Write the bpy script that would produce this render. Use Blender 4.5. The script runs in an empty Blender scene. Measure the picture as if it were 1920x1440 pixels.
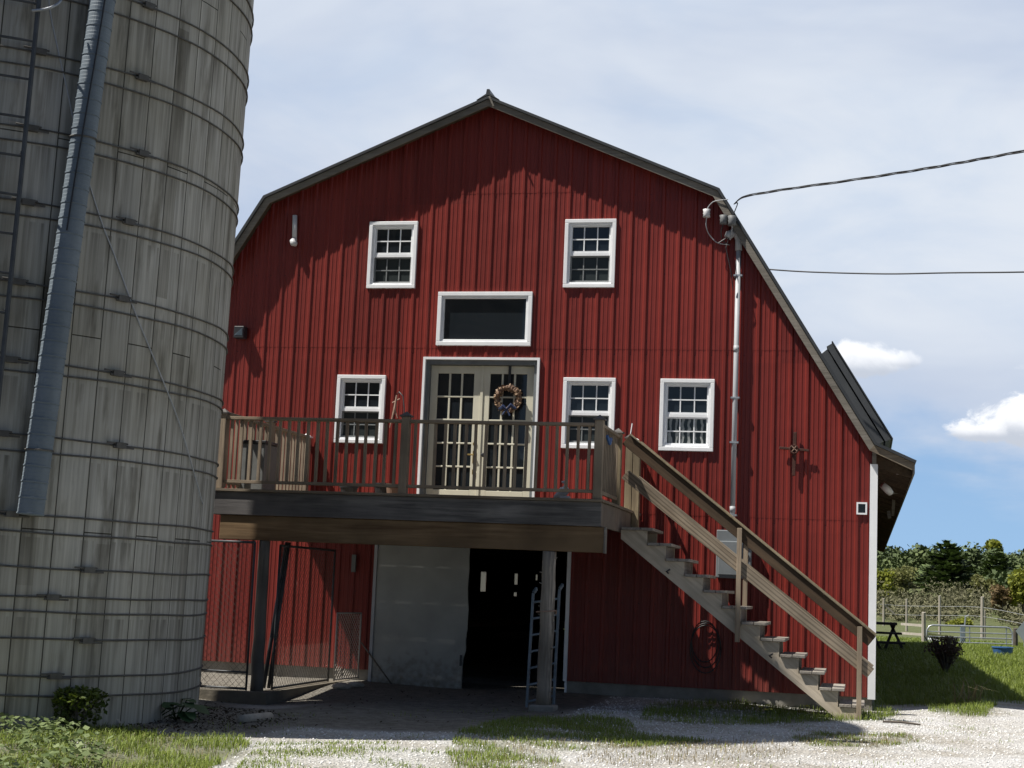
import bpy, bmesh, math, random
import numpy as np
from mathutils import Vector, Matrix
random.seed(7); rng = np.random.default_rng(7)
S = bpy.context.scene
C = S.collection
rad = math.radians

# ------------------------------------------------------------------ camera
F = 2902.67
CAM = np.array([-0.1463, -21.4829, 1.3053])
YAW, PIT, ROL = 0.227783, 0.129048, 0.042019
def _basis():
    cy, sy, cp, sp, cr, sr = math.cos(YAW), math.sin(YAW), math.cos(PIT), math.sin(PIT), math.cos(ROL), math.sin(ROL)
    right = np.array([cy, sy, 0]); fw = np.array([-sy*cp, cy*cp, sp]); up = np.cross(right, fw)
    return right*cr + up*sr, up*cr - right*sr, fw
CA, CB, CC = _basis()
def ray(px, py): return CC + CA*(px-960)/F - CB*(py-720)/F
def onY(px, py, Y=0.0):
    d = ray(px, py); t = (Y-CAM[1])/d[1]; return Vector(CAM + t*d)
def onZ(px, py, Z=-0.15):
    d = ray(px, py); t = (Z-CAM[2])/d[2]; return Vector(CAM + t*d)
def onX(px, py, X):
    d = ray(px, py); t = (X-CAM[0])/d[0]; return Vector(CAM + t*d)
def atD(px, py, D):
    d = ray(px, py); return Vector(CAM + d*D)
cd = bpy.data.cameras.new('camera'); co = bpy.data.objects.new('camera', cd); C.objects.link(co)
m = Matrix.Identity(4)
for i in range(3):
    m[i][0], m[i][1], m[i][2], m[i][3] = CA[i], CB[i], -CC[i], CAM[i]
co.matrix_world = m
cd.sensor_width = 36; cd.lens = F/1920*36; cd.clip_end = 5000; cd.clip_start = 0.1
S.camera = co

# ------------------------------------------------------------------ materials
def newmat(name):
    mt = bpy.data.materials.new(name); mt.use_nodes = True
    return mt, mt.node_tree.nodes, mt.node_tree.links, mt.node_tree.nodes['Principled BSDF']
def N(ns, t, **kw):
    n = ns.new(t)
    for k, v in kw.items():
        if k.startswith('i_'): n.inputs[k[2:].replace('_', ' ')].default_value = v
        else: setattr(n, k, v)
    return n
def c4(c): return (c[0], c[1], c[2], 1)
def ramp(ns, pts):
    r = ns.new('ShaderNodeValToRGB'); e = r.color_ramp.elements
    while len(e) < len(pts): e.new(0.5)
    for k, (p, c) in enumerate(pts): e[k].position = p; e[k].color = c4(c) if len(c) == 3 else c
    return r
def mixc(ns, ls, fac, a, b, mode='MIX'):
    mx = ns.new('ShaderNodeMix'); mx.data_type = 'RGBA'; mx.blend_type = mode
    for s, v in ((0, fac), (6, a), (7, b)):
        if hasattr(v, 'is_output'): ls.new(v, mx.inputs[s])
        else: mx.inputs[s].default_value = v if s == 0 else c4(v)
    return mx.outputs[2]
def simple(name, c1, c2=None, scale=6, rough=.6, metal=0, bump=0, stretch=(1,1,1), detail=4, lo=.3, hi=.7, bscale=None, spec=.5):
    mt, ns, ls, b = newmat(name)
    b.inputs['Roughness'].default_value = rough; b.inputs['Metallic'].default_value = metal
    b.inputs['Specular IOR Level'].default_value = spec
    if c2 is None: c2 = tuple(v*.75 for v in c1)
    tc = ns.new('ShaderNodeTexCoord'); mp = ns.new('ShaderNodeMapping'); mp.inputs['Scale'].default_value = stretch
    ls.new(tc.outputs['Object'], mp.inputs[0])
    no = N(ns, 'ShaderNodeTexNoise', i_Scale=scale, i_Detail=detail, i_Roughness=.6); ls.new(mp.outputs[0], no.inputs[0])
    r = ramp(ns, [(lo, c1), (hi, c2)]); ls.new(no.outputs[0], r.inputs[0]); ls.new(r.outputs[0], b.inputs['Base Color'])
    if bump:
        n2 = N(ns, 'ShaderNodeTexNoise', i_Scale=bscale or scale*4, i_Detail=6); ls.new(mp.outputs[0], n2.inputs[0])
        bp = N(ns, 'ShaderNodeBump', i_Strength=bump, i_Distance=.02); ls.new(n2.outputs[0], bp.inputs['Height']); ls.new(bp.outputs[0], b.inputs['Normal'])
    return mt
def wood(name, c1, c2, c3, axis='X', angle=0, rough=.8, grain=26, rings=0.0):
    """weathered board: grain runs along axis (then turned by angle round Y)"""
    mt, ns, ls, b = newmat(name); b.inputs['Roughness'].default_value = rough; b.inputs['Specular IOR Level'].default_value = .25
    tc = ns.new('ShaderNodeTexCoord'); m1 = ns.new('ShaderNodeMapping'); m2 = ns.new('ShaderNodeMapping')
    m1.inputs['Rotation'].default_value = (0, angle, 0)
    m2.inputs['Scale'].default_value = {'X': (.06, 1, 1), 'Y': (1, .06, 1), 'Z': (1, 1, .06)}[axis]
    ls.new(tc.outputs['Object'], m1.inputs[0]); ls.new(m1.outputs[0], m2.inputs[0])
    n1 = N(ns, 'ShaderNodeTexNoise', i_Scale=grain, i_Detail=5, i_Roughness=.65, i_Distortion=.3); ls.new(m2.outputs[0], n1.inputs[0])
    n2 = N(ns, 'ShaderNodeTexNoise', i_Scale=3.1, i_Detail=4); ls.new(m2.outputs[0], n2.inputs[0])
    n3 = N(ns, 'ShaderNodeTexNoise', i_Scale=1.7, i_Detail=3); ls.new(tc.outputs['Object'], n3.inputs[0])
    r1 = ramp(ns, [(.36, c2), (.62, c1)]); ls.new(n1.outputs[0], r1.inputs[0])
    r3 = ramp(ns, [(.42, (0,0,0)), (.62, (1,1,1))]); ls.new(n2.outputs[0], r3.inputs[0])
    col = mixc(ns, ls, r3.outputs[0], r1.outputs[0], c3)
    r4 = ramp(ns, [(.3, (.62,.62,.62)), (.7, (1.12,1.12,1.12))]); ls.new(n3.outputs[0], r4.inputs[0])
    col = mixc(ns, ls, 1.0, col, r4.outputs[0], 'MULTIPLY')
    if rings:
        w = N(ns, 'ShaderNodeTexWave', i_Scale=rings, i_Distortion=7.0, i_Detail=2.0); w.inputs['Detail Scale'].default_value = .6
        w.bands_direction = 'Z' if axis != 'Z' else 'X'; ls.new(m2.outputs[0], w.inputs[0])
        rw = ramp(ns, [(.15, (.5,.5,.5)), (.4, (1,1,1))]); ls.new(w.outputs[0], rw.inputs[0])
        col = mixc(ns, ls, .8, col, rw.outputs[0], 'MULTIPLY')
    ls.new(col, b.inputs['Base Color'])
    bp = N(ns, 'ShaderNodeBump', i_Strength=.5, i_Distance=.01); ls.new(n1.outputs[0], bp.inputs['Height']); ls.new(bp.outputs[0], b.inputs['Normal'])
    return mt
def tinted(name, c1, c2, rough=.6, trans=.0, spec=.3):
    """leaves and blades: colour picked per leaf by the mesh attribute tint"""
    mt, ns, ls, b = newmat(name); b.inputs['Roughness'].default_value = rough; b.inputs['Specular IOR Level'].default_value = spec
    at = N(ns, 'ShaderNodeAttribute', attribute_name='tint')
    r = ramp(ns, [(0, c1), (1, c2)]); ls.new(at.outputs['Fac'], r.inputs[0]); ls.new(r.outputs[0], b.inputs['Base Color'])
    if trans:
        t = ns.new('ShaderNodeBsdfTranslucent'); ls.new(r.outputs[0], t.inputs[0])
        ms = N(ns, 'ShaderNodeMixShader'); ms.inputs[0].default_value = trans
        ls.new(b.outputs[0], ms.inputs[1]); ls.new(t.outputs[0], ms.inputs[2]); ls.new(ms.outputs[0], ns['Material Output'].inputs[0])
    return mt

def red_siding():
    mt, ns, ls, b = newmat('red_painted_steel')
    tc = ns.new('ShaderNodeTexCoord'); mp = ns.new('ShaderNodeMapping'); mp.inputs['Scale'].default_value = (7, 7, .25)
    ls.new(tc.outputs['Object'], mp.inputs[0])
    n1 = N(ns, 'ShaderNodeTexNoise', i_Scale=1.0, i_Detail=5); ls.new(mp.outputs[0], n1.inputs[0])
    n2 = N(ns, 'ShaderNodeTexNoise', i_Scale=.45, i_Detail=3); ls.new(tc.outputs['Object'], n2.inputs[0])
    r1 = ramp(ns, [(.3, (.160,.0200,.0150)), (.72, (.214,.0285,.0210))]); ls.new(n1.outputs[0], r1.inputs[0])
    r2 = ramp(ns, [(.35, (.9,.88,.88)), (.7, (1.06,1.06,1.06))]); ls.new(n2.outputs[0], r2.inputs[0])
    col = mixc(ns, ls, 1.0, r1.outputs[0], r2.outputs[0], 'MULTIPLY')
    sp = ns.new('ShaderNodeSeparateXYZ'); ls.new(tc.outputs['Object'], sp.inputs[0])
    # sheets 0.914 m wide, each faded a little differently
    dv = N(ns, 'ShaderNodeMath', operation='MULTIPLY_ADD'); ls.new(sp.outputs[0], dv.inputs[0]); dv.inputs[1].default_value = 1/.9144; dv.inputs[2].default_value = .31
    fl_ = N(ns, 'ShaderNodeMath', operation='FLOOR'); ls.new(dv.outputs[0], fl_.inputs[0]); dz = N(ns, 'ShaderNodeMath', operation='MULTIPLY'); ls.new(sp.outputs[2], dz.inputs[0]); dz.inputs[1].default_value = .43
    fz = N(ns, 'ShaderNodeMath', operation='FLOOR'); ls.new(dz.outputs[0], fz.inputs[0]); cx = ns.new('ShaderNodeCombineXYZ'); ls.new(fl_.outputs[0], cx.inputs[0]); ls.new(fz.outputs[0], cx.inputs[1])
    wn = ns.new('ShaderNodeTexWhiteNoise'); ls.new(cx.outputs[0], wn.inputs[0]); rw_ = ramp(ns, [(0, (.86,.88,.9)), (1, (1.1,1.08,1.06))]); ls.new(wn.outputs['Value'], rw_.inputs[0])
    col = mixc(ns, ls, 1.0, col, rw_.outputs[0], 'MULTIPLY')
    # rows of screw heads
    fx = N(ns, 'ShaderNodeMath', operation='FRACT'); dx_ = N(ns, 'ShaderNodeMath', operation='MULTIPLY'); ls.new(sp.outputs[0], dx_.inputs[0]); dx_.inputs[1].default_value = 1/.2286; ls.new(dx_.outputs[0], fx.inputs[0])
    fz2 = N(ns, 'ShaderNodeMath', operation='FRACT'); dz2 = N(ns, 'ShaderNodeMath', operation='MULTIPLY'); ls.new(sp.outputs[2], dz2.inputs[0]); dz2.inputs[1].default_value = 1/1.16; ls.new(dz2.outputs[0], fz2.inputs[0])
    cp1 = N(ns, 'ShaderNodeMath', operation='COMPARE'); ls.new(fx.outputs[0], cp1.inputs[0]); cp1.inputs[1].default_value = .5; cp1.inputs[2].default_value = .03
    cp2 = N(ns, 'ShaderNodeMath', operation='COMPARE'); ls.new(fz2.outputs[0], cp2.inputs[0]); cp2.inputs[1].default_value = .1; cp2.inputs[2].default_value = .006
    cm = N(ns, 'ShaderNodeMath', operation='MULTIPLY'); ls.new(cp1.outputs[0], cm.inputs[0]); ls.new(cp2.outputs[0], cm.inputs[1]); col = mixc(ns, ls, cm.outputs[0], col, (.035,.006,.006))
    # thin pale scrapes
    ms_ = ns.new('ShaderNodeMapping'); ms_.inputs['Scale'].default_value = (22, 1, .9); ls.new(tc.outputs['Object'], ms_.inputs[0]); ns_ = N(ns, 'ShaderNodeTexNoise', i_Scale=1.3, i_Detail=3, i_Distortion=.6); ls.new(ms_.outputs[0], ns_.inputs[0])
    rs_ = ramp(ns, [(.755, (0,0,0)), (.80, (1,1,1))]); ls.new(ns_.outputs[0], rs_.inputs[0]); col = mixc(ns, ls, rs_.outputs[0], col, (.34,.16,.14))
    # chalky splash stains low on the wall
    mr = N(ns, 'ShaderNodeMapRange'); mr.inputs[1].default_value = .75; mr.inputs[2].default_value = 0.0; ls.new(sp.outputs[2], mr.inputs[0])
    n3 = N(ns, 'ShaderNodeTexNoise', i_Scale=4.0, i_Detail=6); ls.new(tc.outputs['Object'], n3.inputs[0])
    mu = N(ns, 'ShaderNodeMath', operation='MULTIPLY'); ls.new(mr.outputs[0], mu.inputs[0]); ls.new(n3.outputs[0], mu.inputs[1])
    mu2 = N(ns, 'ShaderNodeMath', operation='MULTIPLY'); ls.new(mu.outputs[0], mu2.inputs[0]); mu2.inputs[1].default_value = .45
    col = mixc(ns, ls, mu2.outputs[0], col, (.24,.12,.095))
    ls.new(col, b.inputs['Base Color'])
    b.inputs['Roughness'].default_value = .42; b.inputs['Specular IOR Level'].default_value = .35
    n4 = N(ns, 'ShaderNodeTexNoise', i_Scale=2.3, i_Detail=3); ls.new(tc.outputs['Object'], n4.inputs[0])
    bp = N(ns, 'ShaderNodeBump', i_Strength=.45, i_Distance=.03); ls.new(n4.outputs[0], bp.inputs['Height']); ls.new(bp.outputs[0], b.inputs['Normal'])
    return mt
def stave_concrete():
    mt, ns, ls, b = newmat('silo_stave_concrete'); b.inputs['Roughness'].default_value = .9; b.inputs['Specular IOR Level'].default_value = .2
    uv = ns.new('ShaderNodeUVMap'); uv.uv_map = 'UVMap'
    sp = ns.new('ShaderNodeSeparateXYZ'); ls.new(uv.outputs[0], sp.inputs[0])
    cb = ns.new('ShaderNodeCombineXYZ'); ls.new(sp.outputs[1], cb.inputs[0]); ls.new(sp.outputs[0], cb.inputs[1])
    br = N(ns, 'ShaderNodeTexBrick', i_Scale=1.0, i_Mortar_Size=.006, i_Mortar_Smooth=.3, i_Bias=0.0, i_Brick_Width=3.6, i_Row_Height=.2945)
    br.offset = .5; br.inputs['Color1'].default_value = (.44,.422,.378,1); br.inputs['Color2'].default_value = (.50,.48,.435,1); br.inputs['Mortar'].default_value = (.09,.085,.07,1)
    ls.new(cb.outputs[0], br.inputs['Vector'])
    def strip(su, sv, sc, det=5):
        mp = ns.new('ShaderNodeMapping'); mp.inputs['Scale'].default_value = (su, sv, 1); ls.new(uv.outputs[0], mp.inputs[0])
        n = N(ns, 'ShaderNodeTexNoise', i_Scale=sc, i_Detail=det, i_Roughness=.6); ls.new(mp.outputs[0], n.inputs[0]); return n
    s1 = strip(16, .35, 1.0); s2 = strip(5, .7, 1.0); s3 = strip(1, 1, .7, 4); s4 = strip(40, .2, 1.0, 2)
    r1 = ramp(ns, [(.33, (.70,.70,.69)), (.62, (1.08,1.08,1.07))]); ls.new(s1.outputs[0], r1.inputs[0])
    r2 = ramp(ns, [(.32, (.40,.385,.35)), (.47, (1,1,1))]); ls.new(s2.outputs[0], r2.inputs[0])
    r3 = ramp(ns, [(.3, (.82,.80,.74)), (.7, (1.1,1.1,1.12))]); ls.new(s3.outputs[0], r3.inputs[0])
    r4 = ramp(ns, [(.3, (.85,.85,.85)), (.6, (1.03,1.03,1.03))]); ls.new(s4.outputs[0], r4.inputs[0])
    col = mixc(ns, ls, 1.0, br.outputs[0], r1.outputs[0], 'MULTIPLY'); col = mixc(ns, ls, .85, col, r2.outputs[0], 'MULTIPLY')
    col = mixc(ns, ls, 1.0, col, r3.outputs[0], 'MULTIPLY'); col = mixc(ns, ls, 1.0, col, r4.outputs[0], 'MULTIPLY')
    dv = N(ns, 'ShaderNodeMath', operation='DIVIDE'); ls.new(sp.outputs[0], dv.inputs[0]); dv.inputs[1].default_value = .14725
    f1 = N(ns, 'ShaderNodeMath', operation='FLOOR'); ls.new(dv.outputs[0], f1.inputs[0])
    dz = N(ns, 'ShaderNodeMath', operation='MULTIPLY_ADD'); ls.new(sp.outputs[1], dz.inputs[0]); dz.inputs[1].default_value = .37; m7 = N(ns, 'ShaderNodeMath', operation='MULTIPLY'); ls.new(f1.outputs[0], m7.inputs[0]); m7.inputs[1].default_value = .37; ls.new(m7.outputs[0], dz.inputs[2]); f2 = N(ns, 'ShaderNodeMath', operation='FLOOR'); ls.new(dz.outputs[0], f2.inputs[0])
    cx = ns.new('ShaderNodeCombineXYZ'); ls.new(f1.outputs[0], cx.inputs[0]); ls.new(f2.outputs[0], cx.inputs[1]); wn = ns.new('ShaderNodeTexWhiteNoise'); ls.new(cx.outputs[0], wn.inputs[0])
    rw = ramp(ns, [(0, (.60,.59,.56)), (.05, (.72,.71,.69)), (.085, (.96,.96,.95)), (1, (1.05,1.05,1.05))]); rw.color_ramp.interpolation = 'CONSTANT'; ls.new(wn.outputs['Value'], rw.inputs[0])
    col = mixc(ns, ls, .8, col, rw.outputs[0], 'MULTIPLY')
    # drip stains running down from each pair of hoops
    hp = N(ns, 'ShaderNodeMath', operation='MULTIPLY_ADD'); ls.new(sp.outputs[1], hp.inputs[0]); hp.inputs[1].default_value = 1/.7135; hp.inputs[2].default_value = -.43; hf = N(ns, 'ShaderNodeMath', operation='FRACT'); ls.new(hp.outputs[0], hf.inputs[0])
    hm = ramp(ns, [(.45, (0,0,0)), (.985, (1,1,1)), (1.0, (0,0,0))]); ls.new(hf.outputs[0], hm.inputs[0]); s5 = strip(13, .25, 1.0, 3); r5 = ramp(ns, [(.48, (0,0,0)), (.70, (1,1,1))]); ls.new(s5.outputs[0], r5.inputs[0])
    col = mixc(ns, ls, mixc(ns, ls, 1.0, hm.outputs[0], r5.outputs[0], 'MULTIPLY'), col, (.15,.137,.112))
    ls.new(col, b.inputs['Base Color'])
    sub = N(ns, 'ShaderNodeMath', operation='SUBTRACT'); sub.inputs[0].default_value = 1; ls.new(br.outputs['Fac'], sub.inputs[1])
    ad = N(ns, 'ShaderNodeMath', operation='MULTIPLY_ADD'); ls.new(s1.outputs[0], ad.inputs[0]); ad.inputs[1].default_value = .35; ls.new(sub.outputs[0], ad.inputs[2])
    bp = N(ns, 'ShaderNodeBump', i_Strength=.8, i_Distance=.012); ls.new(ad.outputs[0], bp.inputs['Height']); ls.new(bp.outputs[0], b.inputs['Normal'])
    return mt
def glass(name, tint=(.012,.016,.02), rough=.04, spec=.5):
    mt, ns, ls, b = newmat(name); b.inputs['Base Color'].default_value = c4(tint); b.inputs['Roughness'].default_value = rough
    b.inputs['Specular IOR Level'].default_value = spec
    tc = ns.new('ShaderNodeTexCoord'); no = N(ns, 'ShaderNodeTexNoise', i_Scale=1.3, i_Detail=1); ls.new(tc.outputs['Object'], no.inputs[0])
    bp = N(ns, 'ShaderNodeBump', i_Strength=.06, i_Distance=.05); ls.new(no.outputs[0], bp.inputs['Height']); ls.new(bp.outputs[0], b.inputs['Normal'])
    return mt
def lace_glass():
    mt, ns, ls, b = newmat('swirl_glass'); b.inputs['Roughness'].default_value = .15
    tc = ns.new('ShaderNodeTexCoord'); mp = ns.new('ShaderNodeMapping'); mp.inputs['Scale'].default_value = (1, 0, .8)
    mp.inputs['Location'].default_value = (2.60, 0, -2.86)
    ls.new(tc.outputs['Object'], mp.inputs[0])
    w = N(ns, 'ShaderNodeTexWave', i_Scale=3.6, i_Distortion=2.6, i_Detail=1.0); w.wave_type = 'RINGS'; w.rings_direction = 'Y'
    w.inputs['Detail Scale'].default_value = 3.0
    ls.new(mp.outputs[0], w.inputs[0]); r = ramp(ns, [(.55, (.012,.016,.014)), (.75, (.26,.27,.26))]); ls.new(w.outputs[0], r.inputs[0]); ls.new(r.outputs[0], b.inputs['Base Color'])
    return mt
def slab_door():
    mt, ns, ls, b = newmat('worn_pale_door_panel'); b.inputs['Roughness'].default_value = .6
    tc = ns.new('ShaderNodeTexCoord')
    n1 = N(ns, 'ShaderNodeTexNoise', i_Scale=2.2, i_Detail=6); n2 = N(ns, 'ShaderNodeTexNoise', i_Scale=11, i_Detail=5)
    ls.new(tc.outputs['Object'], n1.inputs[0]); ls.new(tc.outputs['Object'], n2.inputs[0])
    r1 = ramp(ns, [(.3, (.30,.305,.29)), (.7, (.40,.405,.385))]); ls.new(n1.outputs[0], r1.inputs[0])
    sp = ns.new('ShaderNodeSeparateXYZ'); ls.new(tc.outputs['Object'], sp.inputs[0])
    mr = N(ns, 'ShaderNodeMapRange'); mr.inputs[1].default_value = 1.1; mr.inputs[2].default_value = -.3; ls.new(sp.outputs[2], mr.inputs[0])
    mu = N(ns, 'ShaderNodeMath', operation='MULTIPLY'); ls.new(mr.outputs[0], mu.inputs[0]); ls.new(n2.outputs[0], mu.inputs[1])
    r2 = ramp(ns, [(.25, (0,0,0)), (.5, (1,1,1))]); ls.new(mu.outputs[0], r2.inputs[0])
    ls.new(mixc(ns, ls, r2.outputs[0], r1.outputs[0], (.20,.18,.15)), b.inputs['Base Color'])
    return mt
def ground_mat():
    mt, ns, ls, b = newmat('farmyard_ground'); b.inputs['Roughness'].default_value = .95; b.inputs['Specular IOR Level'].default_value = .1
    at = N(ns, 'ShaderNodeAttribute', attribute_name='cover'); sp = ns.new('ShaderNodeSeparateColor'); ls.new(at.outputs['Color'], sp.inputs[0])
    tc = ns.new('ShaderNodeTexCoord')
    vo = N(ns, 'ShaderNodeTexVoronoi', i_Scale=34.0); ls.new(tc.outputs['Object'], vo.inputs[0])
    v2 = N(ns, 'ShaderNodeTexVoronoi', i_Scale=62.0); ls.new(tc.outputs['Object'], v2.inputs[0])
    n1 = N(ns, 'ShaderNodeTexNoise', i_Scale=1.1, i_Detail=6); ls.new(tc.outputs['Object'], n1.inputs[0])
    n2 = N(ns, 'ShaderNodeTexNoise', i_Scale=9.0, i_Detail=7, i_Roughness=.7); ls.new(tc.outputs['Object'], n2.inputs[0])
    rg = ramp(ns, [(0, (.36,.35,.34)), (.4, (.60,.59,.58)), (1, (.74,.73,.71))]); ls.new(vo.outputs['Color'], rg.inputs[0])
    rg2 = ramp(ns, [(.0, (1.06,1.06,1.06)), (.5, (.8,.8,.8))]); ls.new(v2.outputs['Distance'], rg2.inputs[0])
    gr = mixc(ns, ls, 1.0, rg.outputs[0], rg2.outputs[0], 'MULTIPLY')
    rd = ramp(ns, [(.40, (1,1,1)), (.52, (.86,.84,.80)), (.66, (.68,.64,.57))]); ls.new(n1.outputs[0], rd.inputs[0])
    gr = mixc(ns, ls, 1.0, gr, rd.outputs[0], 'MULTIPLY')
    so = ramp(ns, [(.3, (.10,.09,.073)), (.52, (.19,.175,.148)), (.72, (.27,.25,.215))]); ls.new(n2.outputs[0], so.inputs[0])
    lw = ramp(ns, [(.3, (.05,.065,.014)), (.7, (.11,.13,.03))]); ls.new(n2.outputs[0], lw.inputs[0])
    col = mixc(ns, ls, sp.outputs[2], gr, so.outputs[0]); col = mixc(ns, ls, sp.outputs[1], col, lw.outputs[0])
    unseen_dark = ramp(ns, [(.3, (.035,.035,.036)), (.7, (.06,.06,.058))]); ls.new(n2.outputs[0], unseen_dark.inputs[0]); col = mixc(ns, ls, sp.outputs[0], col, unseen_dark.outputs[0])  # unseen dark ground behind the camera, added to cut bounced light
    ls.new(col, b.inputs['Base Color'])
    bp = N(ns, 'ShaderNodeBump', i_Strength=.9, i_Distance=.03); ls.new(vo.outputs['Distance'], bp.inputs['Height'])
    ls.new(bp.outputs[0], b.inputs['Normal'])
    return mt

M = {}
M['red'] = red_siding()
M['silo'] = stave_concrete()
M['glass'] = glass('window_glass'); M['glass_screen'] = glass('screened_glass', (.028,.034,.034), .3, .3)
M['lace'] = lace_glass()
M['slab'] = slab_door()
M['white'] = simple('white_vinyl', (.87,.88,.89), (.80,.81,.83), 5, .4)
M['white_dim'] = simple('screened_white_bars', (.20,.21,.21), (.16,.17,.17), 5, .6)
M['cream'] = simple('cream_door_paint', (.68,.65,.52), (.61,.58,.46), 4, .45)
M['jamb'] = simple('grey_jamb_paint', (.16,.18,.19), (.12,.13,.14), 5, .6)
M['roof'] = simple('dark_roof_steel', (.035,.038,.042), (.055,.058,.06), 3, .45, .2)
M['roof_grey'] = simple('grey_raised_roof_steel', (.075,.08,.085), (.055,.06,.065), 2, .5, .1)
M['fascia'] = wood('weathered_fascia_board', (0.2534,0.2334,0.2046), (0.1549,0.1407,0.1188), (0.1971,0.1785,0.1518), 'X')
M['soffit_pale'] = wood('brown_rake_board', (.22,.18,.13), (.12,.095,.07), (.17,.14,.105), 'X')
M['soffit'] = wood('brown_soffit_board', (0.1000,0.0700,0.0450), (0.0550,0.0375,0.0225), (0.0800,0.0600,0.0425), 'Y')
M['deck'] = wood('grey_deck_wood', (0.2850,0.2295,0.1620), (0.1643,0.1275,0.0922), (0.2280,0.1913,0.1462), 'X')
M['rail'] = wood('grey_rail_wood', (0.3420,0.2696,0.1911), (0.2042,0.1562,0.1092), (0.2783,0.2218,0.1638), 'X')
M['rail_v'] = wood('grey_baluster_wood', (0.3705,0.2948,0.2114), (0.2137,0.1638,0.1204), (0.3049,0.2461,0.1778), 'Z')
M['rail_y'] = wood('grey_side_rail_wood', (0.3705,0.2948,0.2114), (0.2137,0.1638,0.1204), (0.3049,0.2461,0.1778), 'Y')
M['rim'] = wood('grey_rim_wood', (.215,.20,.182), (.088,.083,.08), (.128,.12,.118), 'X', grain=18)
M['rim_y'] = wood('brown_side_rim_wood', (0.2640,0.2160,0.1680), (0.1560,0.1200,0.0960), (0.2160,0.1800,0.1440), 'Z')
M['beam'] = wood('brown_beam_wood', (0.2639,0.1756,0.0947), (0.1368,0.0832,0.0433), (0.1955,0.1294,0.0704), 'X', grain=14)
ANG = math.atan2(.188, .241)
M['stringer'] = wood('pale_stringer_wood', (0.6091,0.5242,0.4057), (0.4147,0.3494,0.2646), (0.5184,0.4493,0.3528), 'X', -ANG, grain=20)
M['tread'] = wood('grey_tread_wood', (0.3840,0.3480,0.3000), (0.2280,0.1980,0.1680), (0.3120,0.2880,0.2520), 'Y')
M['hand_dark'] = wood('brown_cap_shaded_wood', (0.1054,0.0682,0.0403), (0.0527,0.0341,0.0205), (0.0744,0.0527,0.0341), 'X', -ANG, grain=16)  # brown wood, colour darkened further to carry the shade under the cap
M['hand_grain'] = wood('grained_handrail_wood', (.36,.29,.21), (.21,.16,.11), (.29,.24,.18), 'X', -ANG, grain=14, rings=7)
M['newel'] = wood('tan_newel_wood', (.30,.24,.15), (.18,.14,.09), (.26,.22,.15), 'Z')
M['post_dark'] = wood('dark_round_post', (.24,.215,.18), (.05,.045,.04), (.155,.14,.12), 'Z', grain=12)
M['post_grey'] = wood('grey_round_post', (.46,.40,.33), (.05,.043,.036), (.27,.235,.195), 'Z', grain=34)
M['concrete'] = simple('old_concrete', (.30,.28,.245), (.20,.185,.16), 5, .9, bump=.4)
M['concrete_dark'] = simple('mossy_concrete', (.19,.165,.125), (.12,.105,.08), 4, .95, bump=.4)
M['galv'] = simple('galvanised_steel', (.46,.48,.50), (.36,.38,.40), 12, .4, .6)
M['steel_mid'] = simple('dull_grey_casting', (.17,.175,.18), (.12,.125,.13), 8, .6)
M['steel_dark'] = simple('dark_pipe_steel', (.085,.09,.095), (.05,.053,.058), 8, .55, .3)
M['wire'] = simple('rusty_wire', (.13,.115,.10), (.08,.07,.06), 10, .6, .4)
M['mesh_pale'] = simple('pale_mesh_wire', (.55,.50,.44), (.42,.38,.33), 10, .6, .2)
M['hoop'] = simple('weathered_hoop_steel', (.12,.115,.105), (.075,.068,.06), 14, .7, .1)
M['pipe_blue'] = simple('blue_grey_pipe_steel', (.19,.225,.255), (.135,.165,.19), 3, .6, 0, stretch=(1,1,.4), spec=.3)
M['alu'] = simple('ladder_aluminium', (.22,.27,.31), (.12,.15,.17), 9, .55, .2)
M['pvc'] = simple('white_pvc', (.66,.66,.66), (.55,.55,.56), 4, .45)
M['conduit'] = simple('grey_conduit', (.44,.45,.47), (.36,.37,.39), 3, .55)
M['meter'] = simple('grey_meter_enamel', (0.2160,0.2376,0.2520), (0.1728,0.1908,0.2016), 3, .45, .1)
M['black'] = simple('black_rubber', (.018,.018,.02), (.028,.028,.03), 6, .5)
M['black_plastic'] = simple('black_plastic', (.02,.021,.024), (.03,.03,.034), 6, .4)
M['lens'] = simple('lamp_lens', (.20,.26,.32), (.15,.2,.25), 3, .2)
M['rust'] = simple('rusty_iron', (.085,.03,.02), (.045,.017,.012), 18, .8, .2, bump=.3)
M['brass'] = simple('brass', (.50,.36,.13), (.36,.25,.09), 8, .3, .9)
M['cone_brown'] = tinted('pine_cone_scales', (.10,.06,.035), (.40,.27,.17))
M['blue_ribbon'] = simple('navy_ribbon', (.02,.03,.075), (.03,.05,.12), 8, .5)
M['blue'] = simple('blue_plastic', (.04,.12,.32), (.06,.16,.40), 4, .4)
M['grill'] = simple('grey_cover_plastic', (.165,.17,.165), (.12,.125,.12), 5, .6)
M['clay'] = simple('brown_clay', (.20,.12,.08), (.13,.08,.055), 5, .8)
M['stone'] = simple('pale_stone', (.42,.38,.32), (.30,.27,.23), 9, .9, bump=.5)
M['twig'] = simple('pale_twig', (.40,.26,.20), (.28,.18,.13), 20, .8)
M['bark'] = simple('grey_bark', (.13,.11,.09), (.075,.062,.05), 3, .9, bump=.5)
M['post_pale'] = simple('pale_fence_wood', (.48,.43,.37), (.35,.31,.26), 3, .9)
M['table_wood'] = simple('dark_table_wood', (.06,.048,.04), (.035,.03,.026), 5, .8)
M['sign_back'] = simple('dull_sign_metal', (.40,.44,.46), (.34,.38,.40), 2, .4, .5)
M['grass'] = tinted('grass_blades', (.09,.14,.018), (.30,.36,.07), .55, .3)
M['grass_dry'] = tinted('dry_grass_blades', (.16,.13,.065), (.30,.25,.13), .7, .2)
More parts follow.
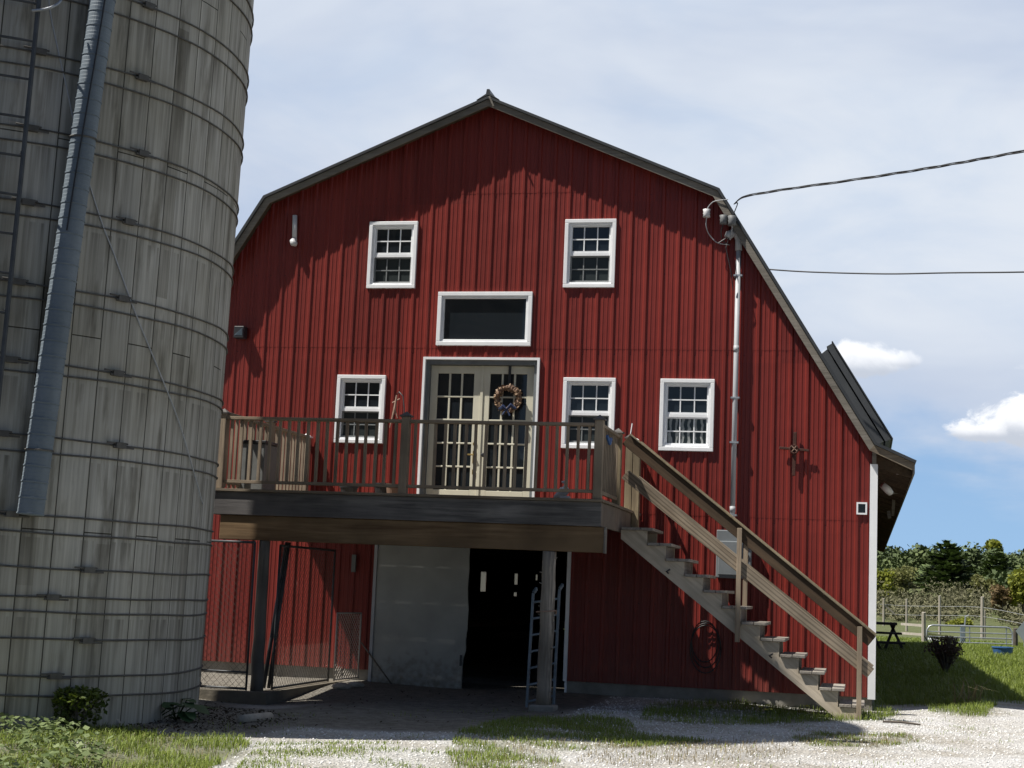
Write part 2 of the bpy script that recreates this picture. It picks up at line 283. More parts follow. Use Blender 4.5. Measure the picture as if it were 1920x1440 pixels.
M['lawn'] = tinted('lawn_blades', (.09,.135,.018), (.26,.315,.055), .5, .3)
M['weed'] = tinted('ground_ivy_leaves', (.05,.085,.02), (.24,.29,.13), .45, .2)
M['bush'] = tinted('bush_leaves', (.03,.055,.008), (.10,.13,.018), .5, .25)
M['burdock'] = tinted('burdock_leaves', (.03,.065,.022), (.065,.12,.045), .5, .15)
M['purple'] = tinted('purple_shrub_leaves', (.03,.02,.018), (.13,.08,.06), .6, .2)
M['yellow'] = tinted('dandelion_petals', (.55,.48,.06), (.70,.62,.15), .7)
M['pine'] = tinted('pine_needles', (.03,.06,.022), (.16,.21,.075), .75)
M['olive'] = tinted('olive_leaves', (.11,.12,.04), (.24,.24,.085), .7, .35)
M['spring'] = tinted('spring_leaves', (.13,.15,.02), (.32,.34,.05), .7, .35)
M['reddish'] = tinted('reddish_bud_leaves', (.14,.10,.05), (.28,.20,.10), .7, .3)
M['conifer'] = tinted('far_conifer_leaves', (.034,.056,.024), (.15,.185,.065), .8)
M['brush'] = tinted('bare_brush_twigs', (.095,.09,.055), (.185,.18,.095), .85)
M['gravel'] = tinted('gravel_stones', (.44,.43,.41), (.84,.83,.81), .9, 0, .1)
M['debris'] = tinted('dead_leaf_litter', (.035,.028,.02), (.13,.105,.08), .9, 0, .1)
M['ground'] = ground_mat()
M['field'] = simple('pasture_soil', (.06,.085,.02), (.10,.115,.04), .3, .95)
M['frost'] = tinted('dusty_pane', (.36,.36,.34), (.36,.36,.34), .6, .8)
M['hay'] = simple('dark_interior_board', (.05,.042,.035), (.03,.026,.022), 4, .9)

# ------------------------------------------------------------------ builders
def tag(o, label=None, cat=None, group=None, kind=None):
    if label: o['label'] = label
    if cat: o['category'] = cat
    if group: o['group'] = group
    if kind: o['kind'] = kind
    return o
def empty(name, loc, label=None, cat=None, group=None, kind=None):
    o = bpy.data.objects.new(name, None); C.objects.link(o); o.location = loc; o.empty_display_size = .2
    return tag(o, label, cat, group, kind)
class MB:
    def __init__(s): s.v = []; s.f = []
    def add(s, vs, fs):
        n = len(s.v); s.v += [tuple(p) for p in vs]; s.f += [tuple(i+n for i in f) for f in fs]; return s
    def box(s, x0, x1, y0, y1, z0, z1):
        return s.add([(x0,y0,z0),(x1,y0,z0),(x1,y1,z0),(x0,y1,z0),(x0,y0,z1),(x1,y0,z1),(x1,y1,z1),(x0,y1,z1)],
                     [(3,2,1,0),(4,5,6,7),(0,1,5,4),(1,2,6,5),(2,3,7,6),(3,0,4,7)])
    def bar(s, p, q, w, h, up=(0,0,1)):
        """square bar from p to q; h along up, w across"""
        p, q, up = Vector(p), Vector(q), Vector(up); d = (q-p).normalized(); sx = d.cross(up).normalized(); u = sx.cross(d)
        a, b = sx*w/2, u*h/2
        return s.add([p-a-b, p+a-b, p+a+b, p-a+b, q-a-b, q+a-b, q+a+b, q-a+b],
                     [(0,1,2,3),(7,6,5,4),(4,5,1,0),(5,6,2,1),(6,7,3,2),(7,4,0,3)])
    def tube(s, pts, r, n=8, cap=True):
        pts = [Vector(p) for p in pts]; rs = r if isinstance(r, (list, tuple)) else [r]*len(pts)
        base = len(s.v); prev = None
        for i, p in enumerate(pts):
            d = (pts[min(i+1, len(pts)-1)] - pts[max(i-1, 0)]).normalized()
            if prev is None:
                a = d.orthogonal().normalized()
            else:
                a = (prev - d*prev.dot(d)).normalized()
            prev = a; b = d.cross(a)
            for k in range(n):
                t = 2*math.pi*k/n; s.v.append(tuple(p + (a*math.cos(t) + b*math.sin(t))*rs[i]))
        for i in range(len(pts)-1):
            for k in range(n):
                s.f.append((base+i*n+k, base+i*n+(k+1)%n, base+(i+1)*n+(k+1)%n, base+(i+1)*n+k))
        if cap:
            s.f.append(tuple(base+k for k in reversed(range(n)))); s.f.append(tuple(base+(len(pts)-1)*n+k for k in range(n)))
        return s
    def prism(s, poly, y0, y1):
        """polygon in x,z pushed from y0 to y1"""
        n = len(poly)
        return s.add([(x, y0, z) for x, z in poly] + [(x, y1, z) for x, z in poly],
                     [tuple(range(n)), tuple(range(2*n-1, n-1, -1))] + [(i, i+n, (i+1) % n+n, (i+1) % n) for i in range(n)])
    def lathe(s, prof, c=(0,0,0), n=20):
        b = len(s.v)
        for r, z in prof:
            for k in range(n):
                t = 2*math.pi*k/n; s.v.append((c[0]+r*math.cos(t), c[1]+r*math.sin(t), c[2]+z))
        for i in range(len(prof)-1):
            for k in range(n): s.f.append((b+i*n+k, b+i*n+(k+1) % n, b+(i+1)*n+(k+1) % n, b+(i+1)*n+k))
        s.f.append(tuple(b+k for k in reversed(range(n)))); s.f.append(tuple(b+(len(prof)-1)*n+k for k in range(n)))
        return s
    def blob(s, c, r, seed=0, sub=1, squash=(1,1,1), rough=.2):
        bm = bmesh.new(); bmesh.ops.create_icosphere(bm, subdivisions=sub, radius=1); rr = random.Random(seed)
        vs = [(c[0]+v.co.x*r*squash[0]*(1+rr.uniform(-rough, rough)), c[1]+v.co.y*r*squash[1]*(1+rr.uniform(-rough, rough)), c[2]+v.co.z*r*squash[2]*(1+rr.uniform(-rough, rough))) for v in bm.verts]
        bm.verts.index_update(); fs = [tuple(v.index for v in f.verts) for f in bm.faces]; bm.free()
        return s.add(vs, fs)
    def build(s, name, mat, parent=None, bevel=0, smooth=False):
        me = bpy.data.meshes.new(name); off = Vector(parent_world(parent)) if parent else Vector((0,0,0))
        me.from_pydata([Vector(v)-off for v in s.v], [], s.f); me.update()
        bm = bmesh.new(); bm.from_mesh(me); bmesh.ops.recalc_face_normals(bm, faces=bm.faces); bm.to_mesh(me); bm.free()
        if smooth:
            for p in me.polygons: p.use_smooth = True
        me.materials.append(mat)
        o = bpy.data.objects.new(name, me); C.objects.link(o)
        if parent: o.parent = parent
        if bevel:
            b = o.modifiers.new('bevel', 'BEVEL'); b.width = bevel; b.segments = 2; b.limit_method = 'ANGLE'
        return o
    def obj(s, name, mat, label, cat, group=None, kind=None, origin=None, **kw):
        """a top-level thing that is one mesh, its origin at its base"""
        V = np.array(s.v); o0 = Vector(origin) if origin is not None else Vector((V[:,0].mean(), V[:,1].mean(), V[:,2].min()))
        s.v = [tuple(Vector(v)-o0) for v in s.v]; o = s.build(name, mat, **kw); o.location = o0
        return tag(o, label, cat, group, kind)
def parent_world(p):
    w = Vector((0,0,0))
    while p: w = w + p.location; p = p.parent
    return w
def quads_mesh(name, V, tints, mat, verts_per=4, faces=None, parent=None):
    """V: (n, verts_per, 3) array; faces: list of index tuples inside one element"""
    n = len(V); faces = faces or [(0,1,2,3)]
    off = np.array(parent_world(parent)) if parent else np.zeros(3)
    me = bpy.data.meshes.new(name); co_ = (V.reshape(-1, 3)-off).astype(np.float32)
    me.vertices.add(len(co_)); me.vertices.foreach_set('co', co_.ravel())
    idx = []; tot = []
    for f in faces: tot.append(len(f))
    li = np.concatenate([(np.arange(n)*verts_per)[:, None] + np.array(f)[None, :] for f in faces], axis=1)
    me.loops.add(li.size); me.loops.foreach_set('vertex_index', li.ravel().astype(np.int32))
    lt = np.tile(np.array(tot, np.int32), n); ls_ = np.concatenate([[0], np.cumsum(lt)[:-1]]).astype(np.int32)
    me.polygons.add(len(lt)); me.polygons.foreach_set('loop_start', ls_)
    at = me.attributes.new('tint', 'FLOAT', 'POINT'); at.data.foreach_set('value', np.repeat(tints, verts_per).astype(np.float32))
    me.materials.append(mat); me.update(calc_edges=True); me.validate()
    o = bpy.data.objects.new(name, me); C.objects.link(o)
    if parent: o.parent = parent
    return o
def rand_dirs(n):
    v = rng.normal(size=(n, 3)); return v/np.linalg.norm(v, axis=1, keepdims=True)
def leaf_quads(P, size, aspect=.7, up=0.0, fold=0.0):
    """diamond leaves at points P with random orientation; up>0 turns their faces skywards"""
    n = len(P); size = np.broadcast_to(size, n)[:, None]
    nrm = rand_dirs(n); nrm[:, 2] = np.abs(nrm[:, 2]) + up; nrm /= np.linalg.norm(nrm, axis=1, keepdims=True)
    a = np.cross(nrm, rand_dirs(n)); a /= np.linalg.norm(a, axis=1, keepdims=True)+1e-9; b = np.cross(nrm, a)
    return np.stack([P-a*size*.5, P+b*size*.5*aspect, P+a*size*.5, P-b*size*.5*aspect], 1)
def blades(P, h, w, lean=.35, seed=0):
    n = len(P); h = np.broadcast_to(h, n); w = np.broadcast_to(w, n)
    a = rng.uniform(0, 2*math.pi, n); t = np.stack([np.cos(a), np.sin(a), np.zeros(n)], 1); d = np.stack([-np.sin(a), np.cos(a), np.zeros(n)], 1)
    ln = rng.uniform(.1, 1, n)*lean; b = rng.uniform(0.1, .8, n)
    mid = P + d*(ln*h*.35)[:, None] + np.array([0,0,1])*(h*.6)[:, None]
    tip = P + d*(ln*h*(1+b))[:, None] + np.array([0,0,1])*(h*(1-.35*ln))[:, None]
    hw = (w/2)[:, None]
    return np.stack([P-t*hw, P+t*hw, mid+t*hw*.7, mid-t*hw*.7, tip], 1)
BF = [(0,1,2,3), (3,2,4)]
def part(mb, name, mat, parent, label=None, **kw):
    o = mb.build(name, mat, parent, **kw)
    if label: o['label'] = label
    return o

# ------------------------------------------------------------------ ground
_gy = [-400, -30, -10, 0, 20, 31, 54, 85, 110, 130, 160, 200, 300, 420, 600, 1500]
_gz = [-.3, -.2, -.16, -.15, -.13, -.15, -.6, -1.0, -.9, -.4, .3, .9, 3.7, 7.3, 8.6, 8.6]
def sstep(a, b, x):
    t = np.clip((x-a)/(b-a), 0, 1); return t*t*(3-2*t)
def gz(x, y):
    x = np.asarray(x, float); y = np.asarray(y, float)
    z = np.interp(y, _gy, _gz)
    z = z - .14*np.exp(-(((x+7.6)/1.1)**2 + ((y+3.4)/1.5)**2))
    z = z + .10*sstep(.3, 1.6, x)*sstep(-1.5, .8, y)*(1-sstep(25, 40, y))
    z = z + .02*np.sin(x*1.9+y*.7)*np.cos(y*1.3-x*.5)*(1-sstep(10, 30, np.abs(y)))
    z = np.where(y > 100, z + .6*np.sin(x*.045+.5)*sstep(110, 220, y)*2, z)
    return z
def G(px, py):
    """ground point under a pixel (marching on the height field)"""
    z = -.15
    for _ in range(12):
        p = onZ(px, py, z); z = float(gz(p.x, p.y))
    return Vector((p.x, p.y, z))
def poly_px(pts): return np.array([G(*p)[:2] for p in pts])
def inside(x, y, P):
    x = np.asarray(x); y = np.asarray(y); r = np.zeros(x.shape, bool); n = len(P)
    for i in range(n):
        x0, y0 = P[i]; x1, y1 = P[(i+1) % n]
        c = ((y0 > y) != (y1 > y)) & (x < (x1-x0)*(y-y0)/(y1-y0+1e-12)+x0); r ^= c
    return r
A_left = poly_px([(-60,1348),(120,1362),(230,1368),(330,1382),(450,1384),(470,1398),(400,1440),(330,1500),(-100,1500)])
A_mid = poly_px([(860,1372),(960,1348),(1090,1340),(1180,1352),(1195,1375),(1330,1390),(1190,1402),(1040,1412),(1060,1445),(850,1452),(835,1410)])
A_wall = poly_px([(1215,1322),(1330,1318),(1500,1318),(1640,1322),(1690,1338),(1640,1352),(1560,1353),(1440,1358),(1330,1360),(1200,1350)])
A_str = poly_px([(1480,1384),(1540,1376),(1700,1377),(1725,1392),(1650,1402),(1520,1400)])
A_tuft = poly_px([(1745,1320),(1810,1312),(1870,1322),(1850,1338),(1770,1342),(1740,1334)])
A_weedy = poly_px([(480,1395),(820,1392),(830,1450),(430,1455)])
A_dirt = poly_px([(380,1290),(520,1330),(700,1296),(1060,1300),(1075,1338),(960,1352),(860,1372),(690,1372),(560,1362),(480,1378),(330,1372),(150,1372),(130,1330)])
A_fringe = poly_px([(-40,1340),(1100,1328),(1720,1318),(1900,1340),(1900,1420),(1500,1445),(600,1448),(-40,1470)])
A_scuff = poly_px([(1100,1405),(1330,1386),(1500,1396),(1480,1425),(1200,1440),(1080,1432)])
def cover(x, y):
    """green, dirt weights"""
    nz = .5+.5*np.sin(x*5.1+np.sin(y*3.3)*1.4)*np.sin(y*4.7+np.cos(x*2.9)*1.7)
    g = np.zeros_like(x)
    for P, w in ((A_left,1),(A_mid,.75),(A_wall,.85),(A_str,.6),(A_tuft,.8),(A_weedy,.22)): g = np.maximum(g, inside(x, y, P)*w*(.25+.6*nz))
    lawn = (sstep(-.2, .12, x)*sstep(.9, 2.2, y - .8*nz + np.clip((2.6-x)*.25, -1, .6))).astype(float)
    g = np.maximum(g, lawn*.95); g = np.where(y > 30, .9, g)
    g = np.where((x < -14) | (x > 12), .95, g); g = np.where(y < -11.2, 0, g)
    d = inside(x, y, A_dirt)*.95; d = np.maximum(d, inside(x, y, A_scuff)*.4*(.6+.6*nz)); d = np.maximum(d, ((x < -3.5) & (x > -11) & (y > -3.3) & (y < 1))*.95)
    d = np.maximum(d, inside(x, y, A_left)*.5); d = np.where(y < -11.2, .2, d)
    return np.clip(g, 0, 1), np.clip(d, 0, 1)
xs = np.concatenate([np.array([-900,-500,-300,-200,-120,-80,-50,-35,-25,-20,-17]), np.arange(-14.5, 7.01, .11), np.array([8,9,10,12,14,17,20,25,32,40,55,80,120,200,300,500,900])])
ys = np.concatenate([np.array([-400,-200,-100,-60,-40,-32,-28,-26,-24,-22,-20,-18,-16,-14,-13,-12]), np.arange(-11, 4.01, .11), np.arange(4.5, 36, .8), np.array([38,42,46,50,54,60,70,80,90,100,110,120,130,145,160,180,200,230,260,300,340,380,420,500,600,900,1500])])
XX, YY = np.meshgrid(xs, ys); ZZ = gz(XX, YY)
me = bpy.data.meshes.new('ground')
nx, ny = len(xs), len(ys)
vid = np.arange(nx*ny).reshape(ny, nx)
fc = np.stack([vid[:-1,:-1], vid[:-1,1:], vid[1:,1:], vid[1:,:-1]], -1).reshape(-1, 4)
me.from_pydata(np.stack([XX, YY, ZZ], -1).reshape(-1, 3).tolist(), [], fc.tolist())
gg, dd = cover(XX.ravel(), YY.ravel())
# soften the masks
def soft(a):
    a = a.reshape(ny, nx).copy()
    for _ in range(4):
        b = a.copy(); b[1:-1,1:-1] = (a[1:-1,1:-1]*2 + a[:-2,1:-1]+a[2:,1:-1]+a[1:-1,:-2]+a[1:-1,2:])/6; a = b
    return a.ravel()
ca = me.color_attributes.new('cover', 'FLOAT_COLOR', 'POINT')
ca.data.foreach_set('color', np.stack([sstep(-11.0, -12.2, YY.ravel())*(np.abs(XX.ravel()) < 40), soft(gg), soft(dd), np.ones(nx*ny)], 1).astype(np.float32).ravel())  # red channel places the added dark ground behind the camera
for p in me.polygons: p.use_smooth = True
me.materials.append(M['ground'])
ground = bpy.data.objects.new('ground', me); C.objects.link(ground)
tag(ground, 'gravel farmyard with dirt and grass running to the far pasture', 'ground', kind='structure')

# ------------------------------------------------------------------ barn
PEAK = onY(926, 181, -.25); BRK = onY(1353, 354, -.25)
PX0, PZ0 = -5.6, PEAK.z
BX = 3.40; BZ = BRK.z
EAVE_IN = (-.02, 3.40)      # foot of the steep slope
EAVE_OUT = (.50, 3.17)
def roof_z(x):
    u = abs(x-PX0)
    if u <= BX: return PZ0 + (BZ-PZ0)*u/BX
    return BZ + (EAVE_IN[1]-BZ)*(u-BX)/(EAVE_IN[0]-PX0-BX)
WL = PX0*2; L = 35.0
barn = empty('barn', (PX0, 0, -.15), 'large barn clad in red ribbed steel with dark gambrel roof and white windows', 'barn')
WIN = [(-7.388,-6.642,5.563,6.569), (-4.429,-3.681,5.567,6.569), (-4.368,-3.615,3.255,4.266), (-7.758,-7.011,3.265,4.268), (-2.981,-2.223,3.251,4.264)]
TR = (-6.279,-4.867,4.715,5.507); DR = (-6.457,-4.724,2.36,4.546); DW = (-6.95,-4.20,-.3,1.95); VT = (-.275,-.135,2.445,2.61)
OPEN = [(a+.02, b-.02, c+.02, d-.02) for a, b, c, d in WIN + [TR, VT]] + [(DR[0]+.015, DR[1]-.015, 2.2, DR[3]-.015), DW]
PITCH = .2286
ph = onY(826.7, 655).x
prof = [(-.0365,0), (-.020,-.020), (.012,-.020), (.0285,0), (.070,0), (.076,-.005), (.088,-.005), (.094,0), (.134,0), (.140,-.005), (.152,-.005), (.158,0)]
pts = []
k0 = math.floor((WL-ph)/PITCH)-1; k1 = math.ceil((0-ph)/PITCH)+1
for k in range(k0, k1+1):
    for dx, y in prof: pts.append((ph+k*PITCH+dx, y))
X_ = np.array([p[0] for p in pts]); Y_ = np.array([p[1] for p in pts])
bp_ = sorted(set([round(x, 5) for x in X_ if WL+.01 < x < -.03] + [WL+.01, -.03, PX0, PX0-BX, PX0+BX] + [round(v, 5) for o in OPEN for v in o[:2]]))
front = MB()
tiers = [(.02, 2.385, 0.0), (2.36, 4.705, -.003), (4.68, 7.0, -.006), (6.975, 99, -.009)]
for xa, xb in zip(bp_[:-1], bp_[1:]):
    ya, yb = np.interp(xa, X_, Y_), np.interp(xb, X_, Y_); ta, tb = roof_z(xa)-.03, roof_z(xb)-.03; xm = (xa+xb)/2
    cuts = sorted([(o[2], o[3]) for o in OPEN if o[0]-1e-4 <= xm <= o[1]+1e-4])
    for z0, z1, dy in tiers:
        segs = []; z = z0
        for c, d in cuts:
            if d <= z0 or c >= z1: continue
            if c > z: segs.append((z, c))
            z = max(z, d)
        if z < z1: segs.append((z, z1))
        for a, b in segs:
            za, zb = min(b, ta), min(b, tb)
            if za <= a and zb <= a: continue
            za, zb = max(za, a), max(zb, a)
            front.add([(xa, ya+dy, a), (xb, yb+dy, a), (xb, yb+dy, zb), (xa, ya+dy, za)], [(0,1,2,3)])
part(front, 'front_wall', M['red'], barn)
part(MB().box(-.06, -.03, .02, L, .02, 3.34), 'side_wall', M['red'], barn)
# left wall with small openings that show as bright slits through the doorway
holes = []
for x0, y0, x1, y1 in ((900,1072,912,1109), (964,1075,971,1096), (963,1110,969,1118), (1004,1077,1008,1088)):
    a = onX(x0, y1, WL+.03); b = onX(x1, y0, WL+.03); holes.append((min(a.y,b.y), max(a.y,b.y), a.z, b.z))
hy = sorted(set([.02, L] + [v for h in holes for v in h[:2]])); lw_ = MB()
for ya, yb in zip(hy[:-1], hy[1:]):
    ym = (ya+yb)/2; z = .02
    for c, d in sorted([(h[2], h[3]) for h in holes if h[0] <= ym <= h[1]]): lw_.box(WL+.01, WL+.04, ya, yb, z, c); z = d
    lw_.box(WL+.01, WL+.04, ya, yb, z, 3.34)
o = part(lw_, 'side_wall', M['red'], barn)
for h in holes: part(MB().box(WL+.02, WL+.028, *h), 'frosted_pane', M['frost'], o)
bw = MB()
bx_ = [WL, PX0-BX, PX0, PX0+BX, 0.0]
for xa, xb in zip(bx_[:-1], bx_[1:]): bw.add([(xa,L,-.2),(xb,L,-.2),(xb,L,roof_z(xb)-.05),(xa,L,roof_z(xa)-.05)], [(0,1,2,3)])
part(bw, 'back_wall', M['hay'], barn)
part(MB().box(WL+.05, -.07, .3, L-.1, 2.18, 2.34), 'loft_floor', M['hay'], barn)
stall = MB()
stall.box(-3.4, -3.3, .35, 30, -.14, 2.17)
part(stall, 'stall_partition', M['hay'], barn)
# foundation, recessed behind the siding
fo = MB().box(WL+.03, DW[0]-.02, .05, .3, -.6, .06).box(DW[1]+.02, -.04, .03, .3, -.6, .06)
fo.box(-.30, -.04, .3, L, -.6, .06).box(WL+.05, WL+.3, .3, L, -.6, .06)
part(fo, 'foundation', M['concrete'], barn)
# roof shell
def shell(poly, th, y0, y1, mb):
    n = len(poly); out = []; inn = []
    for i, (x, z) in enumerate(poly):
        d = Vector((0,0))
        for a, b in ((max(i-1,0), max(i,1)), (min(i,n-2), min(i+1,n-1))):
            e = Vector((poly[b][0]-poly[a][0], poly[b][1]-poly[a][1])).normalized(); d += Vector((e.y, -e.x))
        d.normalize(); out.append((x, z)); inn.append((x+d.x*th, z+d.y*th))
    for i in range(n-1):
        mb.prism([out[i], out[i+1], inn[i+1], inn[i]], y0, y1)
    return mb
RX = [EAVE_OUT, EAVE_IN, (PX0+BX, BZ), (PX0, PZ0)]
LX = [(2*PX0-x, z) for x, z in RX]
whole = LX[:-1] + [RX[-1]] + RX[:-1][::-1]
rf = part(shell(whole, .04, -.297, L+.2, MB()), 'roof', M['roof'], barn)
part(MB().prism([(PX0-.17, PZ0-.06), (PX0-.03, PZ0+.03), (PX0-.02, PZ0+.10), (PX0+.02, PZ0+.10), (PX0+.035, PZ0+.03), (PX0+.17, PZ0-.06), (PX0, PZ0+.012)], -.30, L+.2), 'ridge_cap', M['roof'], rf)
part(MB().bar((PX0+.03, -.31, PZ0-.02), (PX0+.10, -.31, PZ0-.17), .025, .05, (0,1,0)), 'ridge_board_end', M['fascia'], rf)
deckp = [(x, z) for x, z in whole]
def inset(poly, t):
    n = len(poly); r = []
    for i, (x, z) in enumerate(poly):
        d = Vector((0,0))
        for a, b in ((max(i-1,0), max(i,1)), (min(i,n-2), min(i+1,n-1))):
            e = Vector((poly[b][0]-poly[a][0], poly[b][1]-poly[a][1])).normalized(); d += Vector((e.y, -e.x))
        d.normalize(); r.append((x+d.x*t, z+d.y*t))
    return r
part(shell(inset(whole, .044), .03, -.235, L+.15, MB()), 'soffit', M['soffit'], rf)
ins = inset(whole, .043); n = len(ins); low = inset(whole, .14)
for i in range(n-1):
    fb = MB().prism([ins[i], ins[i+1], low[i+1], low[i]], -.262, -.238)
    part(fb, 'fascia', M['soffit_pale'] if i in (0, n-2) else M['fascia'], rf)
# rafter tails and lookouts under the right eave
raf = MB(); k = 0
for y in np.arange(.35, L, .61):
    raf.prism([(-.02, 3.28), (.46, 3.08), (.46, 2.98), (-.02, 3.12)], y, y+.05)
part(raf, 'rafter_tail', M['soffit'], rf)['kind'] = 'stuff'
part(MB().box(.455, .48, -.2, L, 3.0, 3.13), 'eave_board', M['fascia'], rf)
# raised grey roof section on the steep right slope
def on_slope(s, off):
    a = Vector((PX0+BX, BZ)); b = Vector(EAVE_IN); d = (b-a).normalized(); nn = Vector((-d.y, d.x)); nn = nn if nn.x > 0 else -nn
    p = a + d*s + nn*off; return (p.x, p.y)
SL = (Vector(EAVE_IN)-Vector((PX0+BX, BZ))).length
s0 = SL*.615; s1 = SL*.985
part(MB().prism([on_slope(s0+.02, .02), on_slope(s1, .02), on_slope(s1, .16), on_slope(s0, .16)], .9, 16), 'raised_roof_panel', M['roof_grey'], rf)
part(MB().prism([on_slope(s0-.03, .175), on_slope(s1+.02, .175), on_slope(s1+.03, .265), on_slope(s0-.03, .265)], .84, 16), 'raised_roof_panel', M['roof_grey'], rf)
part(MB().prism([on_slope(s0-.05, .268), on_slope(s1+.04, .268), on_slope(s1+.04, .285), on_slope(s0-.05, .285)], .80, 16), 'raised_roof_panel', M['roof'], rf)
# corner trim
part(MB().box(-.10, 0, -.035, -.008, 0, 3.13).box(-.02, 0, -.008, .06, 0, 3.13), 'corner_trim', M['white'], barn)
part(MB().box(-.075, -.02, -.03, -.008, 3.133, 3.36), 'corner_trim', M['fascia'], barn)

def frame4(mb, x0, x1, z0, z1, w, y0, y1, wb=None):
    wb = wb or w
    mb.box(x0, x1, y0, y1, z1-w, z1); mb.box(x0, x1, y0, y1, z0, z0+wb)
    mb.box(x0, x0+w, y0, y1, z0+wb, z1-w); mb.box(x1-w, x1, y0, y1, z0+wb, z1-w); return mb
for i, (x0, x1, z0, z1) in enumerate(WIN):
    f = MB(); frame4(f, x0, x1, z0, z1, .055, -.05, .06); frame4(f, x0+.055, x1-.055, z0+.055, z1-.055, .028, -.028, .06)
    w = part(f, 'window', M['white'], barn, bevel=.006)
    xi0, xi1, zi0, zi1 = x0+.083, x1-.083, z0+.083, z1-.083; zm = (zi0+zi1)/2+.01
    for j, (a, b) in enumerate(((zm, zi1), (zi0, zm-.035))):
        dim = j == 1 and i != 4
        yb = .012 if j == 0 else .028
        sm = MB(); frame4(sm, xi0, xi1, a, b, .022, yb-.012, yb+.03, .03)
        ms = MB()
        for c in (1, 2):
            x = xi0+(xi1-xi0)*c/3; ms.box(x-.008, x+.008, yb+.004, yb+.018, a+.03, b-.022)
        zc = (a+b)/2; ms.box(xi0+.022, xi1-.022, yb+.002, yb+.014, zc-.008, zc+.008)
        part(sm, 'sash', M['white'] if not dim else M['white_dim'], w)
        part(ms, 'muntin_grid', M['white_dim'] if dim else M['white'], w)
        gl = MB().box(xi0+.01, xi1-.01, yb+.02, yb+.026, a+.01, b-.01)
        part(gl, 'pane', M['lace'] if (i == 4 and j == 1) else (M['glass_screen'] if dim else M['glass']), w)
    part(MB().box(xi0, xi1, -.006, .05, zm-.038, zm+.004), 'meeting_rail', M['white'], w)
x0, x1, z0, z1 = TR
f = MB(); frame4(f, x0, x1, z0, z1, .06, -.05, .06); frame4(f, x0+.06, x1-.06, z0+.06, z1-.06, .035, -.025, .06)
w = part(f, 'window', M['white'], barn, bevel=.006, label='wide transom window above the double doors')
part(MB().box(x0+.09, x1-.09, .02, .028, z0+.09, z1-.09), 'pane', M['glass'], w)
f = MB(); frame4(f, *VT, .022, -.035, .03); w = part(f, 'window', M['white'], barn, label='tiny white framed window at the barn corner')
part(MB().box(VT[0]+.02, VT[1]-.02, 0, .01, VT[2]+.02, VT[3]-.02), 'pane', M['glass'], w)
# double doors
x0, x1, z0, z1 = DR
RC = .10
f = MB().box(x0, x0+.035, -.045, .01, 2.37, z1).box(x1-.035, x1, -.045, .01, 2.37, z1).box(x0+.035, x1-.035, -.045, .01, z1-.035, z1)
df = part(f, 'door_frame', M['white'], barn)
f = MB().box(x0+.02, x0+.085, .011, .16, 2.37, z1-.02).box(x1-.085, x1-.02, .011, .16, 2.37, z1-.02).box(x0+.085, x1-.085, .011, .16, z1-.1, z1-.02)
part(f, 'door_jamb', M['jamb'], df)
part(MB().box(x0+.085, x1-.085, .03, .16, 2.37, 2.405), 'threshold', M['concrete'], df)
xm = (x0+x1)/2 - .005
for side_, (a, b) in enumerate(((x0+.09, xm-.005), (xm+.005, x1-.09))):
    zb, zt = 2.41, z1-.105
    gx0, gx1, gz0, gz1 = a+.115, b-.115, zb+.22, zt-.115
    if side_ == 0: gx0 -= .01; gx1 -= .0
    sl = MB().box(a, gx0, RC, RC+.045, zb, zt).box(gx1, b, RC, RC+.045, zb, zt).box(gx0, gx1, RC, RC+.045, zb, gz0).box(gx0, gx1, RC, RC+.045, gz1, zt)
    for c in (1, 2):
        x = gx0+(gx1-gx0)*c/3; sl.box(x-.014, x+.014, RC+.006, RC+.04, gz0, gz1)
    for r in range(1, 5):
        z = gz0+(gz1-gz0)*r/5; sl.box(gx0, gx1, RC+.003, RC+.038, z-.012, z+.012)
    d = part(sl, 'door', M['cream'], barn, bevel=.004, label=('cream glazed door with brass lever handle', 'cream glazed door behind the wreath')[side_])
    part(MB().box(gx0, gx1, RC+.024, RC+.030, gz0, gz1), 'pane', M['glass'], d)
    if side_ == 0:
        part(MB().box(b-.012, b+.028, RC-.015, RC-.002, zb, zt), 'astragal', M['cream'], d)
        h = MB().lathe([(.001,0),(.03,0),(.03,.012),(.001,.014)], (0,0,0), 14)
        h.v = [(b-.06+v[0], RC-.001-v[2], 3.30+v[1]) for v in h.v]
        part(h, 'lock', M['brass'], d)
        h = MB().box(b-.085, b-.04, RC-.012, RC-.001, 3.02, 3.2).tube([(b-.06, RC-.012, 3.14), (b-.06, RC-.05, 3.14), (b-.15, RC-.055, 3.14)], .011, 8).box(b-.08, b-.045, RC-.02, RC-.001, 2.86, 2.93)
        part(h, 'handle', M['brass'], d)
    else:
        h = MB().lathe([(.001,0),(.018,.0),(.012,.02),(.03,.04),(.032,.055),(.02,.07),(.001,.072)], (0,0,0), 14)
        h.v = [(a+.07+v[0], RC-.001-v[2], 3.14+v[1]) for v in h.v]
        part(h, 'knob', M['black_plastic'], d)
